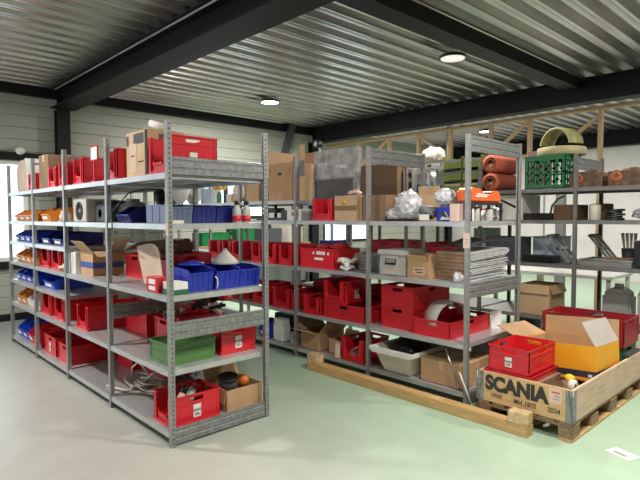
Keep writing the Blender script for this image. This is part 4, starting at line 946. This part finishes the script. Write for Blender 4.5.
# second rear shelf 1.55
carton('dark brown cardboard box behind the rear rack post on the second rear shelf', 5.75, 6.15, 2.19, 2.405, 1.55, .16, 'carddark', closed=True)
solid('black_tray', MB().box(-.18, .18, -.16, .16, 0, .01).box(-.18, -.17, -.16, .16, .01, .075).box(.17, .18, -.16, .16, .01, .075).box(-.17, .17, -.16, -.15, .01, .075).box(-.17, .17, .15, .16, .01, .075), 'black', 'black tray beside the dark brown box on the second rear shelf', 'tray', (5.92, 2.575, 1.55))
t_ = thing('paint_can', 'pale beige can on the second rear shelf beside the post', 'can', (5.86, 2.02, 1.55)); MB().lathe([(.055, 0), (.057, .005), (.057, .155), (.05, .16)], n=20).build('body', 'cream', t_); MB().lathe([(.05, .158), (.048, .165), (0, .163)], n=20).build('lid', 'steel', t_)
carton('thin dark box behind the pale beige can', 5.97, 6.2, 1.95, 2.08, 1.55, .17, 'carddark', closed=True)
mb = MB()
for k in range(5): mb.lathe([(.03, 0), (.09 - .01 * (k % 2), 0), (.09 - .01 * (k % 2), .022), (.03, .022)], (.01 * (k % 3), .012 * (k % 2), k * .023), n=22)
solid('gear_stack', mb, 'darkmetal', 'stack of dark gear rings on the second rear shelf', 'gears', (5.86, 1.83, 1.55))
solid('white_wrap', MB().blob((0, 0, .05), (.2, .34, .12), .35, 2.5, 181, 3, flat=.8), 'wrap', 'white crumpled wrap at the right end of the second rear shelf', 'wrap', (5.86, 1.5, 1.56))
solid('cable_arc', MB().tube([(0, .08, .012), (0, .05, .16), (0, -.02, .24), (0, -.09, .27)], .012, 6), 'greyplastic', 'pale curved hose rising behind the rack end post', 'hose', (6.3, 2.60, 1.555))
# third rear shelf 1.08
crate('dark grey crate on the third rear shelf behind the board stack', 5.70, 6.1, 2.80, 3.18, 1.08, .27, 'greytote', holes=False)
solid('clear_container', MB().box(-.18, .18, -.15, .15, 0, .26).box(-.19, .19, -.16, .16, .26, .275, 1), ['paleblue', 'greytote'], 'pale translucent box between two posts on the third rear shelf', 'box', (6.24, 2.62, 1.08), bevel=.006)
solid('tray_case', MB().box(-.1, .12, -.17, .17, 0, .075).box(-.11, -.1, -.15, -.05, .02, .06), 'black', 'flat black case in front of the pale translucent box', 'case', (5.79, 2.55, 1.08), bevel=.006)
for k, y in enumerate((2.36, 2.06)):
    t_ = thing('slotted_bracket', ('dark slotted steel bracket leaning left of the rear post', 'dark slotted steel bracket leaning right of the rear post')[k], 'bracket', (5.89 + .36 * k, y - .12, 1.09), rot=(-.66, 0, 0))
    mb = MB(); 
    for x in (-.14, -.02, .10): mb.box(x, x + .04, -.01, .01, .03, .36)
    for z in (0, .17, .34): mb.box(-.14, .14, -.012, .012, z, z + .035)
    mb.build('frame', 'midgrey' if k == 0 else 'greyplastic', t_)
t_ = thing('metal_tray', 'shallow grey metal tray on the third rear shelf', 'tray', (5.885, 1.86, 1.08)); MB().box(-.19, .19, -.24, .24, 0, .006).box(-.19, -.184, -.24, .24, .006, .07).box(.184, .19, -.24, .24, .006, .07).box(-.184, .184, -.24, -.234, .006, .07).box(-.184, .184, .234, .24, .006, .07).build('body', 'midgrey', t_); MB().box(-.2, -.184, -.25, .25, .062, .072).box(.184, .2, -.25, .25, .062, .072).build('rim', 'steel', t_)
carton('brown carton lying in the shallow grey metal tray', 5.8, 6.02, 1.66, 1.92, 1.0865, .07, 'cardbrown', closed=True)
t_ = thing('jerry_can', 'black jerry can with a red stripe on the third rear shelf', 'can', (5.80, 1.49, 1.08)); MB().box(-.08, .08, -.12, .12, 0, .27).tube([(0, .05, .27), (0, .07, .32)], .025, 10).build('body', 'black', t_, bevel=.015); MB().box(-.0815, -.0805, -.09, .0, .03, .22).build('red_stripe', 'redcloth', t_); MB().tube([(0, .02, .26), (0, -.02, .32), (0, -.09, .31), (0, -.1, .26)], .014, 8).build('handle', 'black', t_)
t_ = thing('tool_pot', 'dark pot of white handled tools behind the black jerry can', 'pot', (6.17, 1.78, 1.08)); MB().lathe([(.06, 0), (.075, .17), (.07, .17), (.055, .01), (0, .01)], n=18).build('pot', 'greytote', t_)
mb = MB()
for k in range(4): mb.tube([(0, -.04 + k * .025, .1), (.01 * k - .02, -.06 + k * .04, .25), (.01 * k - .02, -.065 + k * .045, .33)], [.008, .014, .018], 8)
mb.build('handles', 'whiteplastic', t_)
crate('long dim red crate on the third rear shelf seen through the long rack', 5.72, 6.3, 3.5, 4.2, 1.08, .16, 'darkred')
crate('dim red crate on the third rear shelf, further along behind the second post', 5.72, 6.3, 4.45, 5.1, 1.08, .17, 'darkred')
solid('blue_case', MB().box(-.15, .15, -.16, .16, 0, .13).box(-.03, .03, -.17, -.16, .04, .08), 'blue', 'blue case on the third rear shelf behind the handled red crate', 'case', (5.9, 5.95, 1.08), bevel=.008)
carton('pale green board box standing between the rear rack posts', 5.95, 6.3, 3.3, 3.48, 1.08, .36, 'palegreen', closed=True)
carton('light grey box under the clear bag on the second rear shelf', 5.8, 6.2, 3.6, 4.2, 1.55, .27, 'cardgrey', closed=True, name='storage_box')
carton('white flat box on the second rear shelf under the foam rolls', 5.75, 6.2, 2.75, 3.2, 1.55, .28, 'whiteplastic', closed=True, name='storage_box')
# fourth rear shelf .50
carton('open cardboard box on the fourth rear shelf beside the rack end', 5.72, 6.1, 2.42, 2.76, .50, .33, 'cardlight', flaps=[('-y', .1, 2.8), ('-x', .1, 2.9)])
t_ = thing('jerry_can', 'white plastic jerry can on the fourth rear shelf', 'can', (6.15, 1.86, .50))
MB().box(-.1, .1, -.14, .14, 0, .26).prism([(-.14, .26), (.14, .26), (.06, .33), (-.06, .33)], 'x', -.1, .1).build('body', 'greyplastic', t_, bevel=.02); MB().lathe([(.045, .32), (.045, .37), (0, .37)], n=14).build('cap', 'whiteplastic', t_)
solid('grey_chest', MB().box(-.2, .2, -.22, .22, 0, .32).prism([(-.22, .32), (.22, .32), (.16, .38), (-.18, .38)], 'x', -.2, .2), 'cardgrey', 'pale grey chest at the right end of the fourth rear shelf', 'chest', (6.1, 1.40, .50), bevel=.012)
solid('pink_bag', MB().blob((0, 0, .08), (.22, .24, .13), .3, 2.5, 191, 3, flat=.8).box(-.12, -.1, .02, .07, .04, .12, 1), ['pinkpaper', 'redcloth'], 'pinkish white bag lying on the pale grey chest', 'bag', (6.05, 1.42, .86))
# white table behind the rear rack
t_ = thing('white_table', 'white work table with slanted legs standing behind the rear rack', 'table', (7.4, 3.0, 0))
MB().box(-.4, .4, -.8, .8, .80, .84).build('tabletop', 'whiteplastic', t_, bevel=.004)
for sx in (-.36, .36):
    for sy in (-.75, .75): MB().cbox((sx, sy, .4), (.045, .045, .8)).build('leg', 'whiteplastic', t_)
MB().cbox((-.36, 0, .4), (.03, 1.6, .03), (.45, 0, 0)).build('brace', 'whiteplastic', t_)
solid('dark_drum', MB().lathe([(.16, 0), (.17, .02), (.17, .32), (.15, .34), (0, .34)], n=24), 'greytote', 'dark drum standing under the white work table', 'drum', (7.25, 3.35, 0.0), bevel=0)

# bench along the back wall, glimpsed between the shelves
t_ = thing('workbench', 'dark workbench along the back wall, glimpsed between the shelves', 'bench', (6.2, 8.65, 0))
MB().box(-1.4, 1.4, -.3, .3, 1.0, 1.05).build('worktop', 'oldwood', t_)
MB().box(-1.38, 1.38, .1, .29, .1, 1.0).build('back_panel', 'midgrey', t_)
for sx in (-1.35, 1.35):
    for sy in (-.25, .25): MB().box(sx - .03, sx + .03, sy - .03, sy + .03, 0, 1.0).build('leg', 'darkmetal', t_)
crate('green crate on the workbench by the back wall', 5.0, 5.6, 8.45, 8.8, 1.0505, .24, 'cratgreen')
crate('green crate with white card on the workbench, next to the grey machine', 5.75, 6.2, 8.45, 8.8, 1.0505, .3, 'cratgreen', card='x')
solid('bench_machine', MB().box(-.25, .25, -.2, .2, 0, .3).lathe([(.1, 0), (.1, .12), (.05, .16), (0, .16)], (0, 0, .3), n=16), 'greytote', 'dark grey machine on the workbench beside the green crate', 'machine', (6.6, 8.6, 1.0505), bevel=.01)
solid('bench_box', MB().box(-.2, .2, -.17, .17, 0, .33), 'cardgrey', 'pale grey box at the end of the workbench', 'box', (7.25, 8.6, 1.0505), bevel=.006)

# ------------------------------------------------------------------ floor label and ceiling lamps, wall lamp
solid('paper_label', MB().box(-.055, .055, -.085, .085, 0, .001).box(-.03, .0, -.04, .05, .001, .0014, 1), ['paper', 'greyink'], 'white paper label lying on the floor in front of the pallet', 'label', (3.84, 1.12, .0), (0, 0, -.35))
def highbay(label, x, y, z, m, W):
    t = thing('ceiling_lamp', label, 'lamp', (x, y, z), 0, 'high-bay lamps')
    MB().lathe([(.05, .06), (.1, .045), (.15, .03), (.165, .015), (.165, -.005), (.15, -.01), (.15, .01), (.0, .012)], n=32).build('housing', 'black', t)
    MB().lathe([(.148, -.004), (.145, -.012), (0, -.016)], n=32).build('lens', m, t)
    mb = MB().tube([(0, 0, .055), (0, 0, ZD - z - .01)], .006, 6)
    mb.tube([(-.05, 0, .05), (0, 0, .066), (.05, 0, .05)], .006, 6); mb.build('hanger', 'darkmetal', t)
    L = bpy.data.lights.new('highbay_light', 'AREA'); L.shape = 'DISK'; L.size = .28; L.energy = W; L.color = (1., .965, .90)
    o = bpy.data.objects.new('highbay_light', L); COL.objects.link(o); o.location = (x, y, z - .03)
    return t
highbay('round black high-bay lamp shining over the moving boxes', 5.62, 7.2, 3.555, 'lens', 190)
highbay('round black high-bay lamp hanging below the ceiling purlin', 5.66, 3.62, 3.53, 'lensdim', 75)
for x, y, w in ((5.62, .2, 90), (1.2, .6, 95), (3.2, .9, 98), (.1, 5.4, 130), (11.1, 6.2, 120), (11.1, 2.4, 105)):  # unseen; those off the seen row are added to brighten aisle, racks and far bay
    highbay('unseen round black fill lamp under the ceiling, outside the frame', x, y, 3.53, 'lens', w)
t_ = thing('wall_lamp', 'small white lamp on the wall above the window at the far left', 'lamp', (2.17, 9.03, 2.60))
MB().tube([(0, .08, .06), (-.02, 0, .03), (-.02, -.06, .02)], .025, 8).build('bracket', 'greyplastic', t_)
MB().blob((.02, -.09, 0), (.13, .12, .12), .0, 1, 1, 3).build('globe', 'whiteplastic', t_)
t_ = thing('spot_lamp', 'small spot lamp on a thin pole above the cardboard box flap', 'lamp', (4.9, 6.35, 2.27))
t_.location = (4.75, 5.55, 2.27)
t_.location = (4.745, 5.02, 1.78)
MB().tube([(0, 0, 0), (0, 0, .66), (-.02, .02, .72)], .016, 8).build('pole', 'steel', t_)
MB().lathe([(.05, -.05), (.045, .05), (.0, .06)], (-.02, .02, .76), 'x', 16).build('head', 'darkmetal', t_)
MB().lathe([(.035, -.0505), (.0, -.0515)], (-.02, .02, .76), 'x', 16).build('lens', 'whiteplastic', t_)

# ------------------------------------------------------------------ world, camera
w = bpy.data.worlds.new('sky'); SC.world = w; w.use_nodes = True
bg = w.node_tree.nodes['Background']; bg.inputs[0].default_value = (.88, .95, 1., 1); bg.inputs[1].default_value = 2.8
cd = bpy.data.cameras.new('camera'); cam = bpy.data.objects.new('camera', cd); COL.objects.link(cam)
f, pit, roll, yaw = 524.345, .0458, -.0028, .8145
cd.sensor_fit = 'HORIZONTAL'; cd.sensor_width = 36; cd.lens = f * 36 / 640; cd.clip_end = 100; cd.clip_start = .05
cy, sy = math.cos(yaw), math.sin(yaw)
fw = Vector((cy * math.cos(pit), sy * math.cos(pit), -math.sin(pit))); r = Vector((sy, -cy, 0)); u = r.cross(fw)
r2 = math.cos(roll) * r + math.sin(roll) * u; u2 = -math.sin(roll) * r + math.cos(roll) * u
mw = Matrix((r2, u2, -fw)).transposed().to_4x4(); mw.translation = (0, 0, 1.6); cam.matrix_world = mw
SC.camera = cam
vs = SC.view_settings; vs.view_transform = 'Standard'; vs.look = 'None'; vs.gamma = 1; vs.use_curve_mapping = False; vs.exposure = .0
